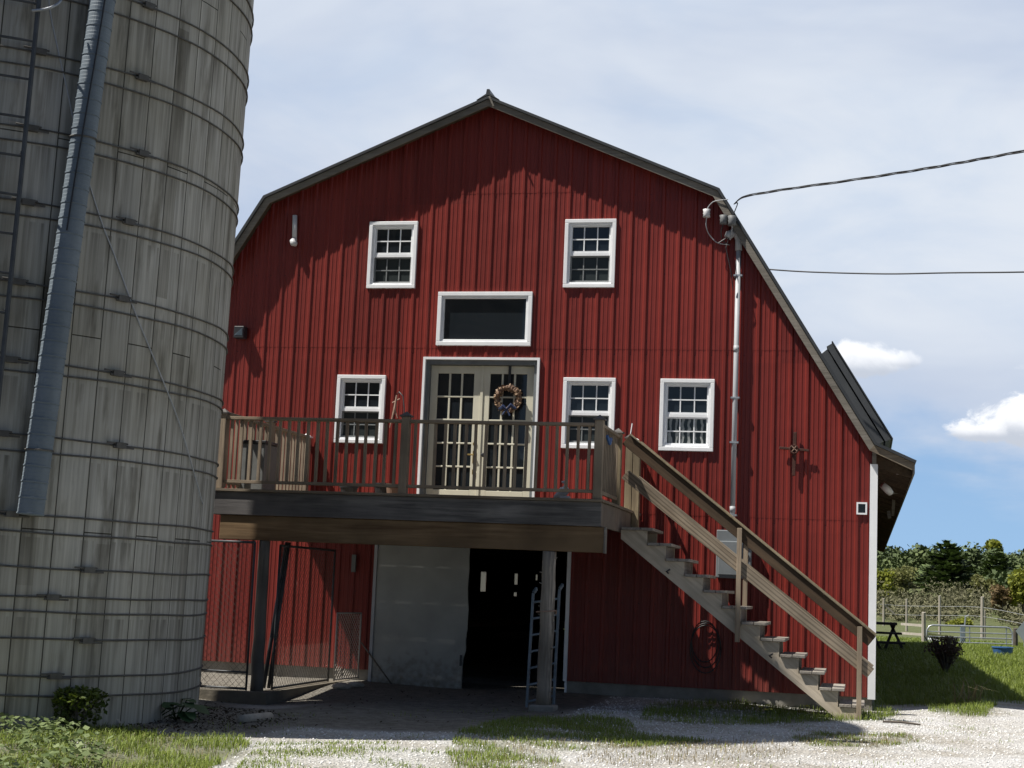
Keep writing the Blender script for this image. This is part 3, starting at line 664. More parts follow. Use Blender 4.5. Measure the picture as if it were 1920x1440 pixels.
# ground-floor doorway: sliding panel, jambs
sp_ = MB(); ex = onY(879, 1100, -.06).x
edge = [(-6.98, -.22), (-6.98, 1.93), (ex+.01, 1.93)]
rr = random.Random(4)
for z in np.linspace(1.8, -.2, 15): edge.append((ex+rr.uniform(-.016, .012)-(.03 if z < .3 else 0), z))
for x in np.linspace(ex-.1, -6.9, 12): edge.append((x, -.22+rr.uniform(-.01, .03)))
sp_.prism(edge, -.075, -.035)
sd = part(sp_, 'sliding_door', M['slab'], barn)
part(MB().box(ex-.075, ex-.045, -.10, -.077, .15, .3), 'handle', M['steel_dark'], sd)
part(MB().box(-7.03, -6.985, -.09, .05, -.2, 1.95), 'doorway_jamb', M['conduit'], barn)
part(MB().box(-4.215, -4.165, -.05, .05, .02, 1.95).box(-4.20, -4.17, .0, .12, -.2, .02), 'doorway_jamb', M['white'], barn)
part(MB().box(-7.4, -3.9, -.13, -.085, 1.94, 2.02), 'door_track', M['steel_dark'], barn)
part(MB().box(-7.0, -4.1, -.1, .9, -.5, -.17), 'doorsill', M['concrete_dark'], barn)

# ------------------------------------------------------------------ things on the barn front
t = empty('service_mast', (-1.93, -.09, 2.1), 'pale grey electrical conduit mast with hooded top running up the barn front', 'conduit')
part(MB().tube([(-1.93,-.09,2.1), (-1.93,-.09,6.12)], .036, 12).tube([(-1.93,-.09,4.64),(-1.93,-.09,4.73)], .0405, 12).tube([(-1.93,-.09,2.42),(-1.93,-.09,2.50)], .0405, 12), 'pipe', M['conduit'], t, smooth=True)
wh = MB().tube([(-1.93,-.09,6.08),(-1.93,-.095,6.22),(-1.95,-.11,6.30),(-2.0,-.13,6.325),(-2.06,-.16,6.29),(-2.08,-.17,6.25)], [.05,.052,.056,.06,.062,.05], 12)
part(wh, 'hood', M['conduit'], t, smooth=True)
for z in (5.72, 4.0, 3.38, 2.38): part(MB().box(-1.99, -1.87, -.13, -.02, z-.012, z+.012), 'bracket', M['galv'], t)
part(MB().tube([(-2.07,-.17,6.26),(-2.12,-.2,6.22),(-2.2,-.22,6.16)], .008, 6).tube([(-2.06,-.17,6.26),(-2.1,-.19,6.1),(-2.02,-.2,5.75),(-1.99,-.15,5.5)], .007, 6), 'lead_wire', M['black'], t)
t = empty('meter_box', (-1.93, -.1, 1.52), 'grey electric meter cabinet on the barn wall behind the stair rails', 'meter box')
part(MB().box(-2.13, -1.77, -.20, -.022, 1.52, 2.17), 'cabinet', M['meter'], t, bevel=.012)
part(MB().box(-2.10, -1.80, -.225, -.201, 1.56, 2.02), 'cover', M['meter'], t, bevel=.01)
part(MB().box(-1.765, -1.66, -.16, -.022, 1.62, 2.06), 'breaker_case', M['meter'], t, bevel=.01)
part(MB().box(-1.74, -1.69, -.175, -.161, 1.93, 1.97).box(-1.74, -1.69, -.175, -.161, 1.80, 1.84), 'latch', M['black'], t)
# insulators and tails below the rake
def spool(px, py, Y, mat, r, lab, cat='insulator'):
    p = onY(px, py, Y); t = empty('insulator', p, lab, cat, 'wire insulators under the right rake')
    part(MB().lathe([(r*.5,-r*1.1),(r,-r),(r*.8,-r*.3),(r*.95,0),(r*.8,r*.3),(r,r),(r*.5,r*1.1)], p, 14), 'spool', mat, t, smooth=True)
    part(MB().bar(p+Vector((0,0,0)), Vector((p.x+.02, -.02, p.z+.04)), .02, .03), 'hook', M['steel_dark'], t)
    return p
i1 = spool(1325, 400, -.22, M['pvc'], .055, 'white spool insulator hanging farthest from the rake edge')
i2 = spool(1357, 412, -.26, M['steel_mid'], .06, 'dark round wire clamp between the white spool and the grey box')
i3 = spool(1373, 414, -.30, M['steel_mid'], .065, 'grey boxy wire clamp nearest the rake edge')
def cable(name, pts, r, mat, lab, cat='cable', n=6, sm=6, **kw):
    P = [Vector(p) for p in pts]; out = []
    for i in range(len(P)-1):
        p0, p1, p2, p3 = P[max(i-1,0)], P[i], P[i+1], P[min(i+2, len(P)-1)]
        for k in range(sm):
            t_ = k/sm; out.append(.5*((2*p1)+(-p0+p2)*t_+(2*p0-5*p1+4*p2-p3)*t_**2+(-p0+3*p1-3*p2+p3)*t_**3))
    out.append(P[-1]); return MB().tube(out, r, n).obj(name, mat, lab, cat, smooth=True, **kw)
cable('wire_tail', [i1+Vector((0,0,.05)), onY(1331, 384, -.24), onY(1341, 377, -.27), onY(1365, 374, -.3)], .007, M['conduit'], 'thin wire from the white spool insulator up to the rake', 'wire')
cable('wire_tail', [i1+Vector((0,0,-.05)), onY(1324, 424, -.2), onY(1330, 440, -.15), onY(1345, 455, -.12), onY(1368, 459, -.13)], .007, M['conduit'], 'looped wire hanging from the white spool to the conduit hood', 'wire')
cable('wire_tail', [i2+Vector((0,0,-.05)), onY(1352, 435, -.2), onY(1356, 452, -.16), onY(1369, 459, -.15)], .008, M['black'], 'black wire dropping from the dark round clamp to the conduit hood', 'wire')
cable('wire_tail', [i3+Vector((0,0,-.05)), onY(1372, 435, -.26), onY(1369, 450, -.18)], .008, M['conduit'], 'short wire from the grey boxy clamp to the conduit hood', 'wire')
# service drop: three strands twisted round each other
base = [(1376,383,-.30),(1392,370,-.4),(1420,363.5,-.6),(1480,354,-.9),(1580,340,-1.4),(1700,322,-2.0),(1800,305,-2.5),(1920,283,-3.1),(2120,241,-4.0),(2600,130,-6.0),(3400,-90,-9.0)]
bp3 = [onY(*b) for b in base]; path = []
for i in range(len(bp3)-1):
    p0, p1, p2, p3 = bp3[max(i-1,0)], bp3[i], bp3[i+1], bp3[min(i+2, len(bp3)-1)]
    for k in range(24):
        t_ = k/24; path.append(.5*((2*p1)+(-p0+p2)*t_+(2*p0-5*p1+4*p2-p3)*t_**2+(-p0+3*p1-3*p2+p3)*t_**3))
t = empty('service_cable', path[0], 'thick twisted power cable sloping up to the right edge from the barn', 'cable')
acc = 0
tw = [[], [], []]
for i, p in enumerate(path):
    if i: acc += (p-path[i-1]).length
    fr = min(1, acc/.25)
    for j in range(3):
        a = acc*4.2 + .7*math.sin(acc*1.7) + j*2.094; tw[j].append(p + Vector((.2*math.sin(a), -.6*math.sin(a), math.cos(a)))*.012*fr)
for j in range(3): part(MB().tube(tw[j], (.0075,.0075,.006)[j], 6), 'strand', M['black'], t, smooth=True)
cable('service_tail', [path[3], onY(1383, 381, -.33), onY(1378, 395, -.31), i3+Vector((0,0,.06))], .008, M['black'], 'black tail of the twisted cable dropping to the grey boxy clamp', 'cable')
cable('phone_wire', [onY(1440, 505, .4), onY(1520, 510, .2), onY(1660, 513.5, -.3), onY(1780, 511.5, -.8), onY(1920, 510, -1.4), onY(2120, 504, -2.2), onY(2700, 470, -4.5), onY(3500, 400, -7.5)], .010, M['black'], 'thin black wire running level from the right roof slope to the right edge', 'cable')
# white vent pipe with elbow
p = onY(553, 404, -.07); q = onY(552, 452, -.07)
t = empty('vent_pipe', q, 'short white pipe with an elbow end high on the left of the barn front', 'pipe')
part(MB().tube([p, q], .036, 12), 'pipe', M['pvc'], t, smooth=True)
part(MB().tube([q+Vector((0,0,.03)), q+Vector((-.015,-.02,-.01)), q+Vector((.0,-.04,-.04)), q+Vector((.05,-.04,-.06))], [.04,.05,.05,.035], 12), 'elbow', M['pvc'], t, smooth=True)
# flood lamp
p = onY(450, 622, -.12)
t = empty('wall_lamp', p, 'black box lamp with angled lens on the barn wall beside the silo', 'lamp')
part(MB().prism([(p.x-.08,p.z+.08),(p.x+.08,p.z+.08),(p.x+.08,p.z-.10),(p.x-.08,p.z-.10)], -.17, -.022), 'housing', M['black_plastic'], t, bevel=.01)
part(MB().add([(p.x-.06,-.173,p.z-.06),(p.x+.06,-.173,p.z-.06),(p.x+.06,-.20,p.z+.045),(p.x+.06,-.172,p.z+.045),(p.x-.06,-.172,p.z-.055)], [(0,1,2),(2,1,3),(0,2,4)]), 'lens', M['lens'], t)
# iron cross
c = onY(1489, 843, -.06)
t = empty('wall_cross', c, 'rusty iron cross hung on the right of the barn front', 'cross')
part(MB().bar((c.x, -.06, c.z-.36), (c.x+.01, -.06, c.z+.24), .045, .025, (0,1,0)), 'upright', M['rust'], t, bevel=.006)
part(MB().bar((c.x-.2, -.075, c.z+.02), (c.x+.2, -.075, c.z-.01), .035, .025, (0,1,0)), 'crossbar', M['rust'], t, bevel=.006)
mb = MB()
for a in range(4): mb.tube([(c.x+.055*math.cos(a*1.57+.4+b*.26), -.095, c.z+.055*math.sin(a*1.57+.4+b*.26)) for b in range(6)], .012, 6)
part(mb, 'ring', M['rust'], t)
part(MB().bar((c.x-.03,-.1,c.z-.03),(c.x+.03,-.1,c.z+.05), .01,.01).bar((c.x+.04,-.1,c.z-.02),(c.x-.04,-.1,c.z+.05), .01,.01), 'binding', M['twig'], t)
# wreath on the right door
c = onY(953, 748, .06)
t = empty('wreath', c, 'round pine cone wreath with blue bow on the right door', 'wreath')
P = []; 
for i in range(360):
    a = random.uniform(0, 6.283); rr_ = random.uniform(-1, 1)*.05; b = random.uniform(0, 6.283); q_ = .055*math.sqrt(random.random())
    P.append((c.x+(.16+q_*math.cos(b))*math.cos(a), c.y+q_*math.sin(b)-.01, c.z+(.16+q_*math.cos(b))*math.sin(a)))
P = np.array(P); V = leaf_quads(P, rng.uniform(.03, .06, len(P)), .8)
quads_mesh('cone_ring', V, rng.random(len(P)), M['cone_brown'], parent=t)
mb = MB()
for k in range(26):
    a = 6.283*k/26; mb.blob((c.x+.165*math.cos(a), c.y-.015, c.z+.165*math.sin(a)), .042, k, 1, (1,.9,1), .25)
part(mb, 'cone_core', M['clay'], t)
part(MB().tube([(c.x-.12,.02,c.z-.16),(c.x-.05,-.02,c.z-.12),(c.x,-.02,c.z-.16),(c.x+.06,-.02,c.z-.1),(c.x+.13,.0,c.z-.15)], [.02,.035,.02,.035,.02], 6).tube([(c.x,-.02,c.z-.15),(c.x-.06,-.02,c.z-.24)], .014, 5).tube([(c.x,-.02,c.z-.15),(c.x+.05,-.02,c.z-.25)], .014, 5), 'bow', M['blue_ribbon'], t)
part(MB().box(c.x-.018, c.x+.018, .075, .098, c.z+.15, DR[3]-.11), 'hanger', M['black'], t)
# black hose coil on the wall beneath the stairs
c = onY(1322, 1203, -.07); mb = MB()
for k in range(3):
    r = .24+.02*k; o = random.uniform(-.03, .03)
    mb.tube([(c.x+o+r*.75*math.cos(a), -.05-.012*k, c.z-.05*k+r*1.15*math.sin(a)) for a in np.linspace(0, 6.283, 25)], .008, 6)
mb.obj('hose_coil', M['black'], 'black hose hung in loops on the barn wall beneath the stairs', 'hose', smooth=True)
# stuff kept under the right eave
def P3(px, py, Y): return onY(px, py, Y)
p = P3(1688, 880, .9); t = empty('eave_lamp', p, 'white framed flood lamp under the right eave', 'lamp')
part(frame4(MB(), p.x-.05, p.x+.05, p.z-.07, p.z+.07, .018, .85, .95), 'frame', M['pvc'], t); part(MB().box(p.x-.035, p.x+.035, .88, .95, p.z-.05, p.z+.05), 'lens', M['black_plastic'], t)
p = P3(1664, 918, 2.2); MB().tube([p+Vector((-.08,-.05,.07)), p, p+Vector((.05,.05,-.05))], [.05,.06,.045], 10).obj('eave_camera', M['pvc'], 'small pale security camera beneath the right eave', 'camera', smooth=True)
for (a, b, lab) in (((1683,900,3.5),(1672,912,4.5),'short tan board tucked under the right eave nearest the flood lamp'), ((1660,924,4),(1690,922,4.2),'pale stick lying level under the right eave'), ((1676,930,6),(1674,965,6.3),'grey board hanging upright deep under the right eave'), ((1666,958,7.5),(1668,972,7.5),'pale jug shaped lump deep under the right eave')):
    MB().bar(P3(*a), P3(*b), .05, .06).obj('stored_board', M['fascia'], lab, 'board', 'boards stored under the right eave')

# ------------------------------------------------------------------ deck
DX0, DX1, DY = -8.22, -3.23, -3.2
DZ = 2.365
deck = empty('deck', ((DX0+DX1)/2, -1.6, -.15), 'weathered raised timber deck with baluster railing in front of the cream doors', 'deck')
fl = MB()
ys_ = np.arange(DY-.03, -.03, .146)
for y in ys_: fl.box(DX0-.02, DX1+.03, y, min(y+.138, -.03), DZ-.034, DZ)
part(fl, 'floor', M['deck'], deck, bevel=.004)
part(MB().box(DX0, DX1, DY, DY+.04, DZ-.325, DZ-.037), 'rim_board', M['rim'], deck, bevel=.005)
part(MB().box(DX1-.04, DX1, DY+.042, -.05, DZ-.325, DZ-.037), 'rim_board', M['rim_y'], deck, bevel=.005)
part(MB().box(DX0, DX0+.04, DY+.042, -.05, DZ-.325, DZ-.037), 'rim_board', M['rim_y'], deck, bevel=.005)
jo = MB()
for x in np.arange(DX0+.4, DX1-.1, .41): jo.box(x, x+.04, DY+.045, -.05, DZ-.29, DZ-.037)
part(jo, 'joist', M['beam'], deck)
part(MB().box(-8.10, DX1+.04, DY+.03, DY+.13, DZ-.635, DZ-.33), 'beam', M['beam'], deck, bevel=.008)
part(MB().box(DX1+.041, DX1+.06, DY+.02, DY+.14, DZ-.64, DZ-.326), 'beam_end_cap', M['fascia'], deck)
def rpost(pt, ptop, r, mat, seed):
    mb = MB(); rr = random.Random(seed); n = 9; pp = []; rs = []
    for k in range(n):
        u = k/(n-1); pp.append(pt.lerp(ptop, u)+Vector((rr.uniform(-.008,.008), rr.uniform(-.008,.008), 0))); rs.append(r*(1.06-.14*u)*(1+rr.uniform(-.03,.03)))
    mb.tube(pp, rs, 16)
    return mb
a = onY(1019, 1322, -3.1); b = onY(1031, 1038, -3.1); b.z = DZ-.637
po = part(rpost(a, b, .088, M['post_grey'], 3), 'support_post', M['post_grey'], deck, smooth=True, label='pale grey round post on a concrete pier')
part(MB().box(a.x-.15, a.x+.15, -3.27, -2.95, -.35, a.z+.005), 'concrete_pier', M['concrete'], po, bevel=.02)
kn = MB()
for k in range(10): 
    u = random.random(); q_ = a.lerp(b, u); s_ = random.choice((-1, 1)); kn.tube([q_+Vector((s_*.06, -.03, 0)), q_+Vector((s_*.105, -.05, .015))], [.01, .004], 5)
part(kn, 'knot', M['post_grey'], po)
a = onY(480, 1300, -3.1); b = onY(497, 1014, -3.1); b.z = DZ-.637; a.z = -.2
part(rpost(a, b, .076, M['post_dark'], 5), 'support_post', M['post_dark'], deck, smooth=True, label='dark stained round post at the pen corner')
a = onY(432, 1000, -.35)
# railing
RT = 3.29
def rpost4(x, y, z0, z1, cap=True, mat=None, w=.105, capmat=None, caplab=None):
    o = part(MB().box(x-w/2, x+w/2, y-w/2, y+w/2, z0, z1), 'railing_post', mat or M['rail_v'], deck, bevel=.008)
    if cap:
        part(MB().box(x-w*.68, x+w*.68, y-w*.68, y+w*.68, z1, z1+.02).add([(x-w*.55,y-w*.55,z1+.02),(x+w*.55,y-w*.55,z1+.02),(x+w*.55,y+w*.55,z1+.02),(x-w*.55,y+w*.55,z1+.02),(x,y,z1+.07)], [(0,1,4),(1,2,4),(2,3,4),(3,0,4),(3,2,1,0)]), 'post_cap', capmat or M['rim'], o, label=caplab)
    return o
FY = DY+.06
xm_ = onY(759, 850, FY).x
xl = DX0+.07; xr = DX1-.06
for x in (xl, xm_, xr): rpost4(x, FY, DZ, RT+.03)
nb = 0
for a, b in ((xl, xm_), (xm_, xr)):
    part(MB().box(a+.055, b-.055, FY-.045, FY+.045, RT-.045, RT-.005), 'top_rail', M['rail'], deck, bevel=.006)
    part(MB().box(a+.055, b-.055, FY-.02, FY+.02, DZ+.075, DZ+.115), 'bottom_rail', M['rail'], deck, bevel=.004)
    n_ = round((b-a)/.129)
    for k in range(1, n_):
        x = a+(b-a)*k/n_ + random.uniform(-.006, .006); l = random.uniform(-.006, .006)
        part(MB().bar((x, FY, DZ+.115), (x+l, FY, RT-.045), .034, .034, (0,1,0)), 'baluster', M['rail_v'], deck)
# right side railing up to the stair newel, stair opening, second newel
YN1, YN2 = -1.70, -.72
xs_ = xr
for y0, y1 in ((FY, YN1),):
    part(MB().box(xs_-.04, xs_+.04, y0+.055, y1-.05, RT-.045, RT-.005), 'top_rail', M['rail_y'], deck, bevel=.005)
    part(MB().box(xs_-.02, xs_+.02, y0+.055, y1-.05, DZ+.075, DZ+.115), 'bottom_rail', M['rail_y'], deck)
    n_ = 12
    for k in range(1, n_):
        y = y0+(y1-y0)*k/n_; part(MB().box(xs_-.017, xs_+.017, y-.017, y+.017, DZ+.115, RT-.045), 'baluster', M['rail_v'], deck)
rpost4(xs_, YN1, DZ, RT+.02, True, M['newel'])
o = rpost4(xs_+.01, YN2, DZ-.3, RT+.05, True, M['newel'], .10)
part(MB().box(xs_+.02, xs_+.13, YN2-.05, YN2+.05, RT+.0, RT+.035).add([(xs_+.02,YN2-.06,RT+.035),(xs_+.14,YN2-.06,RT+.035),(xs_+.14,YN2+.06,RT+.035),(xs_+.02,YN2+.06,RT+.035),(xs_+.07,YN2,RT+.075)], [(0,1,4),(1,2,4),(2,3,4),(3,0,4)]), 'lamp_cap', M['white'], o)
part(MB().tube([(xs_+.01,YN2,RT+.1),(xs_+.03,YN2,RT+.26)], .008, 6), 'spike', M['white'], o)
part(MB().box(xs_+.065, xs_+.16, YN2-.05, YN2+.05, DZ-.3, RT-.05), 'railing_post', M['newel'], deck, bevel=.006)
part(MB().box(xs_-.017, xs_+.017, YN2+.05, -.06, RT-.045, RT-.005), 'top_rail', M['rail_y'], deck)
for y in np.arange(YN2+.15, -.08, .12): part(MB().box(xs_-.017, xs_+.017, y-.017, y+.017, DZ, RT-.045), 'baluster', M['rail_v'], deck)
part(MB().tube([(xs_+.03, -2.75, RT-.12), (xs_+.04, -2.6, RT-.2), (xs_+.035, -2.5, RT-.13)], .022, 6), 'strap', M['blue'], deck)
# left side railing to the wall
YM = -1.55
rpost4(xl, YM, DZ, RT+.10)
o = rpost4(xl, -.11, DZ, RT+.03, True, None, .1, M['white'], 'white cap on the wall end post')
for y0, y1 in ((FY, YM), (YM, -.11)):
    part(MB().box(xl-.04, xl+.04, y0+.055, y1-.055, RT+.02, RT+.06), 'top_rail', M['rail_y'], deck, bevel=.005)
    part(MB().box(xl-.02, xl+.02, y0+.055, y1-.055, DZ+.075, DZ+.115), 'bottom_rail', M['rail_y'], deck)
    for k in range(1, 11):
        y = y0+(y1-y0)*k/11; part(MB().box(xl-.017, xl+.017, y-.017, y+.017, DZ+.03, RT+.02), 'baluster', M['rail_v'], deck)

# things on the deck
a = onY(457, 915, -2.3); b = onY(508, 830, -2.3)
t = empty('storage_box', (a.x+.25, -2.3, DZ), 'grey lidded cabinet standing behind the left deck railing', 'cabinet')
part(MB().box(a.x, b.x, -2.5, -2.05, DZ, b.z-.03), 'body', M['grill'], t, bevel=.015); part(MB().box(a.x-.02, b.x+.02, -2.52, -2.03, b.z-.03, b.z+.01), 'lid', M['black_plastic'], t, bevel=.008)
part(MB().tube([(a.x-.05,-2.3,b.z-.22),(a.x-.02,-2.42,b.z-.22),(a.x,-2.42,b.z-.3)], .018, 6), 'handle', M['black'], t)
def pot(px, Y, r, h, mat, lab):
    p = onY(px, 905, Y); mb = MB().lathe([(r*.75,0),(r,h*.85),(r*1.1,h*.86),(r*1.1,h),(r*.92,h),(r*.9,h*.86),(.01,h*.84)], (p.x, Y, DZ), 18)
    mb.obj('plant_pot', mat, lab, 'pot', smooth=False)
pot(655, -1.2, .12, .2, M['black_plastic'], 'black plant pot on the deck below the left window')
pot(720, -1.0, .13, .26, M['black'], 'wide black pot on the deck left of the doors')
pot(737, -1.2, .09, .24, M['clay'], 'brown clay pot on the deck left of the doors')
p = onY(924, 922, -.6)
MB().lathe([(.10,0),(.085,.02),(.06,.1),(.055,.14),(.01,.145)], (p.x, -.6, DZ), 16).obj('door_stop', M['stone'], 'small tan cone standing on the deck before the doors', 'doorstop')
# white goose figurine
p = onY(1055, 930, -2.8); gx_, gy_ = p.x, -2.8
t = empty('goose_figurine', (gx_, gy_, DZ), 'small white bird figurine near the right end of the deck', 'figurine')
part(MB().tube([(gx_-.11,gy_,DZ+.03),(gx_-.05,gy_,DZ+.06),(gx_+.0,gy_,DZ+.10),(gx_+.05,gy_,DZ+.12),(gx_+.08,gy_,DZ+.1)], [.012,.045,.065,.06,.02], 12), 'body', M['pvc'], t, smooth=True)
part(MB().tube([(gx_+.02,gy_,DZ+.13),(gx_+.035,gy_,DZ+.19),(gx_+.02,gy_,DZ+.225),(gx_-.02,gy_,DZ+.22)], [.035,.022,.026,.01], 10), 'neck', M['pvc'], t, smooth=True)
part(MB().box(gx_-.03, gx_+.09, gy_-.05, gy_+.05, DZ, DZ+.05), 'base', M['pvc'], t, bevel=.01)
# twig star on a crook
p = onY(744, 745, -.35)
t = empty('twig_star', (p.x, -.35, DZ), 'dried twig figure hanging from a dark crook between left window and doors', 'ornament')
part(MB().tube([(p.x+.12,-.35,DZ),(p.x+.12,-.35,p.z-.15),(p.x+.09,-.35,p.z+.02),(p.x+.03,-.35,p.z+.08),(p.x,-.35,p.z+.04)], .009, 6), 'crook', M['steel_dark'], t, smooth=True)
part(MB().tube([(p.x,-.36,p.z+.03),(p.x-.02,-.36,p.z-.16),(p.x-.08,-.36,p.z-.44)], [.012,.022,.006], 6).tube([(p.x-.06,-.36,p.z-.08),(p.x+.05,-.36,p.z-.02)], .009, 5).tube([(p.x-.02,-.36,p.z-.16),(p.x+.03,-.36,p.z-.3)], .008, 5), 'twigs', M['twig'], t)

# ------------------------------------------------------------------ stairs
YF, YB = -1.78, -.78
st = empty('staircase', (-1.6, -1.3, -.15), 'open timber staircase with sloping handrails down the right of the barn front', 'stairs')
RISE, RUN = .188, .241
nose = [(-2.79+RUN*k, 2.10-RISE*k) for k in range(12)]
def stringer(y0, y1):
    top = [(-3.20, 2.10-.037), (nose[0][0]-.085, nose[0][1]-.037)]
    poly = [(-3.20, 1.95), (-3.20, nose[0][1]-.037)]
    for k in range(12):
        x, z = nose[k]; xr_ = x-.075
        poly.append((xr_, z-.037))
        if k < 11: poly.append((xr_, nose[k+1][1]-.037))
    poly += [(nose[11][0]-.075, -.15), (-.44, -.17)]
    # cut into convex steps
    mb = MB(); slope = (-.17-1.95)/(-.44+3.20)
    def bot(x): return max(1.95+slope*(x+3.20), -.19)
    xs2 = [-3.20] + [nose[k][0]-.075 for k in range(12)]
    for k in range(12):
        xa, xb = xs2[k], xs2[k+1]; z = nose[k][1]-.037
        mb.prism([(xa, bot(xa)), (xb, bot(xb)), (xb, z), (xa, z)], y0, y1)
    # weld the strips into one outline by merging doubles
    return mb
for y in (YF, YB-.04): part(stringer(y, y+.04), 'stringer', M['stringer'], st)
for k, (x, z) in enumerate(nose):
    tr = part(MB().box(x-.30 if k else -3.19, x-.155, YF-.04, YB+.03, z-.035, z).box(x-.148, x, YF-.04, YB+.03, z-.035, z), 'tread', M['tread'], st, bevel=.004)
for k in range(2, 11, 1):
    x, z = nose[k]; 
for k, (x, z) in enumerate(nose): part(MB().box(x-.11, x-.09, YF+.05, YB-.05, z-RISE+.004, z-.037), 'riser', M['tread'], st) if k in (1,2,3,4,5,6) else None
part(MB().box(-.42, -.19, YF-.02, YB, -.3, nose[11][1]-.038), 'base_block', M['stringer'], st, bevel=.008)
def rail_z(x): return 3.21-.777*(x+3.05)
for s_, y in ((0, YF-.02), (1, YB+.02)):
    d = -1 if s_ == 0 else 1
    yi = y + (.0 if s_ == 0 else 0)
    a, b = Vector((-3.17, y, rail_z(-3.17)-.08)), Vector((-.06, y, rail_z(-.06)-.08))
    up = Vector((.777, 0, 1)).normalized()
    part(MB().bar(a, b, .04, .15, up), 'handrail', M['hand_dark'], st, bevel=.004)
    ca_, cb_ = a+up*.092, b+up*.092
    part(MB().bar(ca_-up*.005, cb_-up*.005, .11, .02, up), 'rail_cap', M['newel'], st, bevel=.004)
    dz = -.445 if True else 0
    part(MB().bar(a+Vector((0,0,dz)), b+Vector((-.01,0,dz+.06)), .04, .14, up), 'mid_rail', M['hand_grain'], st, bevel=.004)
    for x, zlo in ((-1.69, .72), (-.205, -.2)):
        yp = y + d*.04 if s_ == 0 else y + .04
        part(MB().box(x-.03, x+.03, yp-.02, yp+.02, zlo, rail_z(x)-.02), 'stair_post', M['rail_v'], st, bevel=.004)
# small dark hooks on the stringer
for px, py in ((1443, 1230), (1250, 1072)):
    p = onY(px, py, YF-.03); part(MB().tube([p+Vector((.04,0,.03)), p+Vector((.0,-.02,.0)), p+Vector((.03,-.02,-.02))], .012, 5), 'hook', M['black'], st)

# ------------------------------------------------------------------ pen under the deck
PXX, PYY = -7.36, -3.24
cu = MB().box(PXX-.09, PXX+.09, PYY-.09, -.16, -.55, -.125).box(-10.6, PXX-.09, PYY-.09, PYY+.09, -.55, -.13)
cu.obj('concrete_curb', M['concrete_dark'], 'low dirty concrete curb around the pen below the deck', 'curb')
def chain(name, o, ux, w, h, mat_f, mat_w, lab, pitch=.085, r=.0024, fr=.015, group='chain link pen panels', mid=None):
    """frame of pipe with diamond mesh; o lower corner, ux direction along the width"""
    o = Vector(o); ux = Vector(ux).normalized(); uz = Vector((0,0,1))
    t = empty(name, o+ux*w/2, lab, 'pen panel', group)
    f = MB().tube([o, o+uz*h], fr, 8).tube([o+ux*w, o+ux*w+uz*h], fr, 8).tube([o+uz*h, o+uz*h+ux*w], fr, 8).tube([o+uz*.02, o+ux*w+uz*.02], fr, 8)
    if mid: f.tube([o+uz*mid, o+ux*w+uz*mid], fr*.8, 8)
    part(f, 'frame', mat_f, t, smooth=True)
    mw = MB(); yo = ux.cross(uz)*.006; n_ = int((w+h)/pitch)
    for k in range(1, n_+1):
        c_ = k*pitch
        for sgn in (1, -1):
            # line x + z = c
            x0 = max(0, c_-h); x1 = min(w, c_)
            if x1-x0 < .01: continue
            A = (x0, c_-x0); B = (x1, c_-x1)
            if sgn < 0: A = (w-A[0], A[1]); B = (w-B[0], B[1])
            mw.tube([o+ux*A[0]+uz*A[1]+yo*sgn, o+ux*B[0]+uz*B[1]+yo*sgn], r, 3, False)
    part(mw, 'wire_mesh', mat_w, t)
    return t
zb = -.12
chain('chain_link_panel', (-8.2, PYY, zb), (1,0,0), .62, 1.82, M['steel_dark'], M['wire'], 'chain link panel between the silo and the dark post', mid=.22)
chain('chain_link_panel', (PXX-.02, PYY+.35, zb), (0,1,0), 2.1, 1.80, M['steel_dark'], M['wire'], 'chain link side panel running from the dark post to the barn wall')
chain('pen_gate', (PXX+.12, -.95, zb+.02), (.14,1,0), .74, .92, M['mesh_pale'], M['mesh_pale'], 'small pale wire gate leaning at the barn wall end of the pen', pitch=.07, r=.004, fr=.012)
a = onY(538, 1017, -2.6); b = onY(494, 1290, -2.9)
MB().tube([b, a], .026, 10).tube([b+Vector((.06,.02,0)), a+Vector((.03,.0,0))], .022, 10).obj('leaning_pipes', M['steel_dark'], 'pair of dark steel pipes leaning beside the dark round post', 'pipes', smooth=True)
MB().tube([(-8.24,-3.3,-.3), (-8.23,-3.3,1.72)], .022, 10).blob((-8.23,-3.3,1.75), .035, 1, 2, (1,1,1), 0).obj('fence_pole', M['galv'], 'bright galvanised pole beside the silo edge', 'pole', smooth=True)
# sign board on the wall near the pen
a = onY(664, 1040, -.05); MB().box(a.x-.03, a.x+.03, -.06, -.022, a.z-.25, a.z+.0).obj('wall_plate', M['grill'], 'small pale plate on the red wall left of the sliding door', 'plate')
# ladder behind the right post
t = empty('ladder', onY(1015, 1330, -2.75), 'blue grey aluminium ladder standing behind the grey round post', 'ladder')
a0, a1 = onY(987, 1334, -2.8), onY(1000, 1112, -2.65); b0, b1 = onY(1038, 1322, -2.6), onY(1049, 1105, -2.45)
for p_, q_ in ((a0, a1), (b0, b1)):
    top = q_+Vector((.03, .05, .06))
    part(MB().bar(p_, q_, .05, .028, (1,0,0)).bar(q_, top, .05, .028, (1,0,0)), 'side_rail', M['alu'], t, bevel=.003)
for k in range(7):
    u = .08+k*.14; part(MB().tube([a0.lerp(a1, u), b0.lerp(b1, u)], .014, 8), 'rung', M['alu'], t)
c = onY(1026, 1148, -3.1)
MB().tube([c+Vector((-.15,.25,0)), c+Vector((-.12,-.05,-.0)), c+Vector((-.03,-.115,.01)), c+Vector((.07,-.1,.02)), c+Vector((.11,.0,.025)), c+Vector((.1,.03,-.02))], .008, 6).obj('tie_rope', M['twig'], 'pale cord tying the ladder to the grey round post', 'rope')

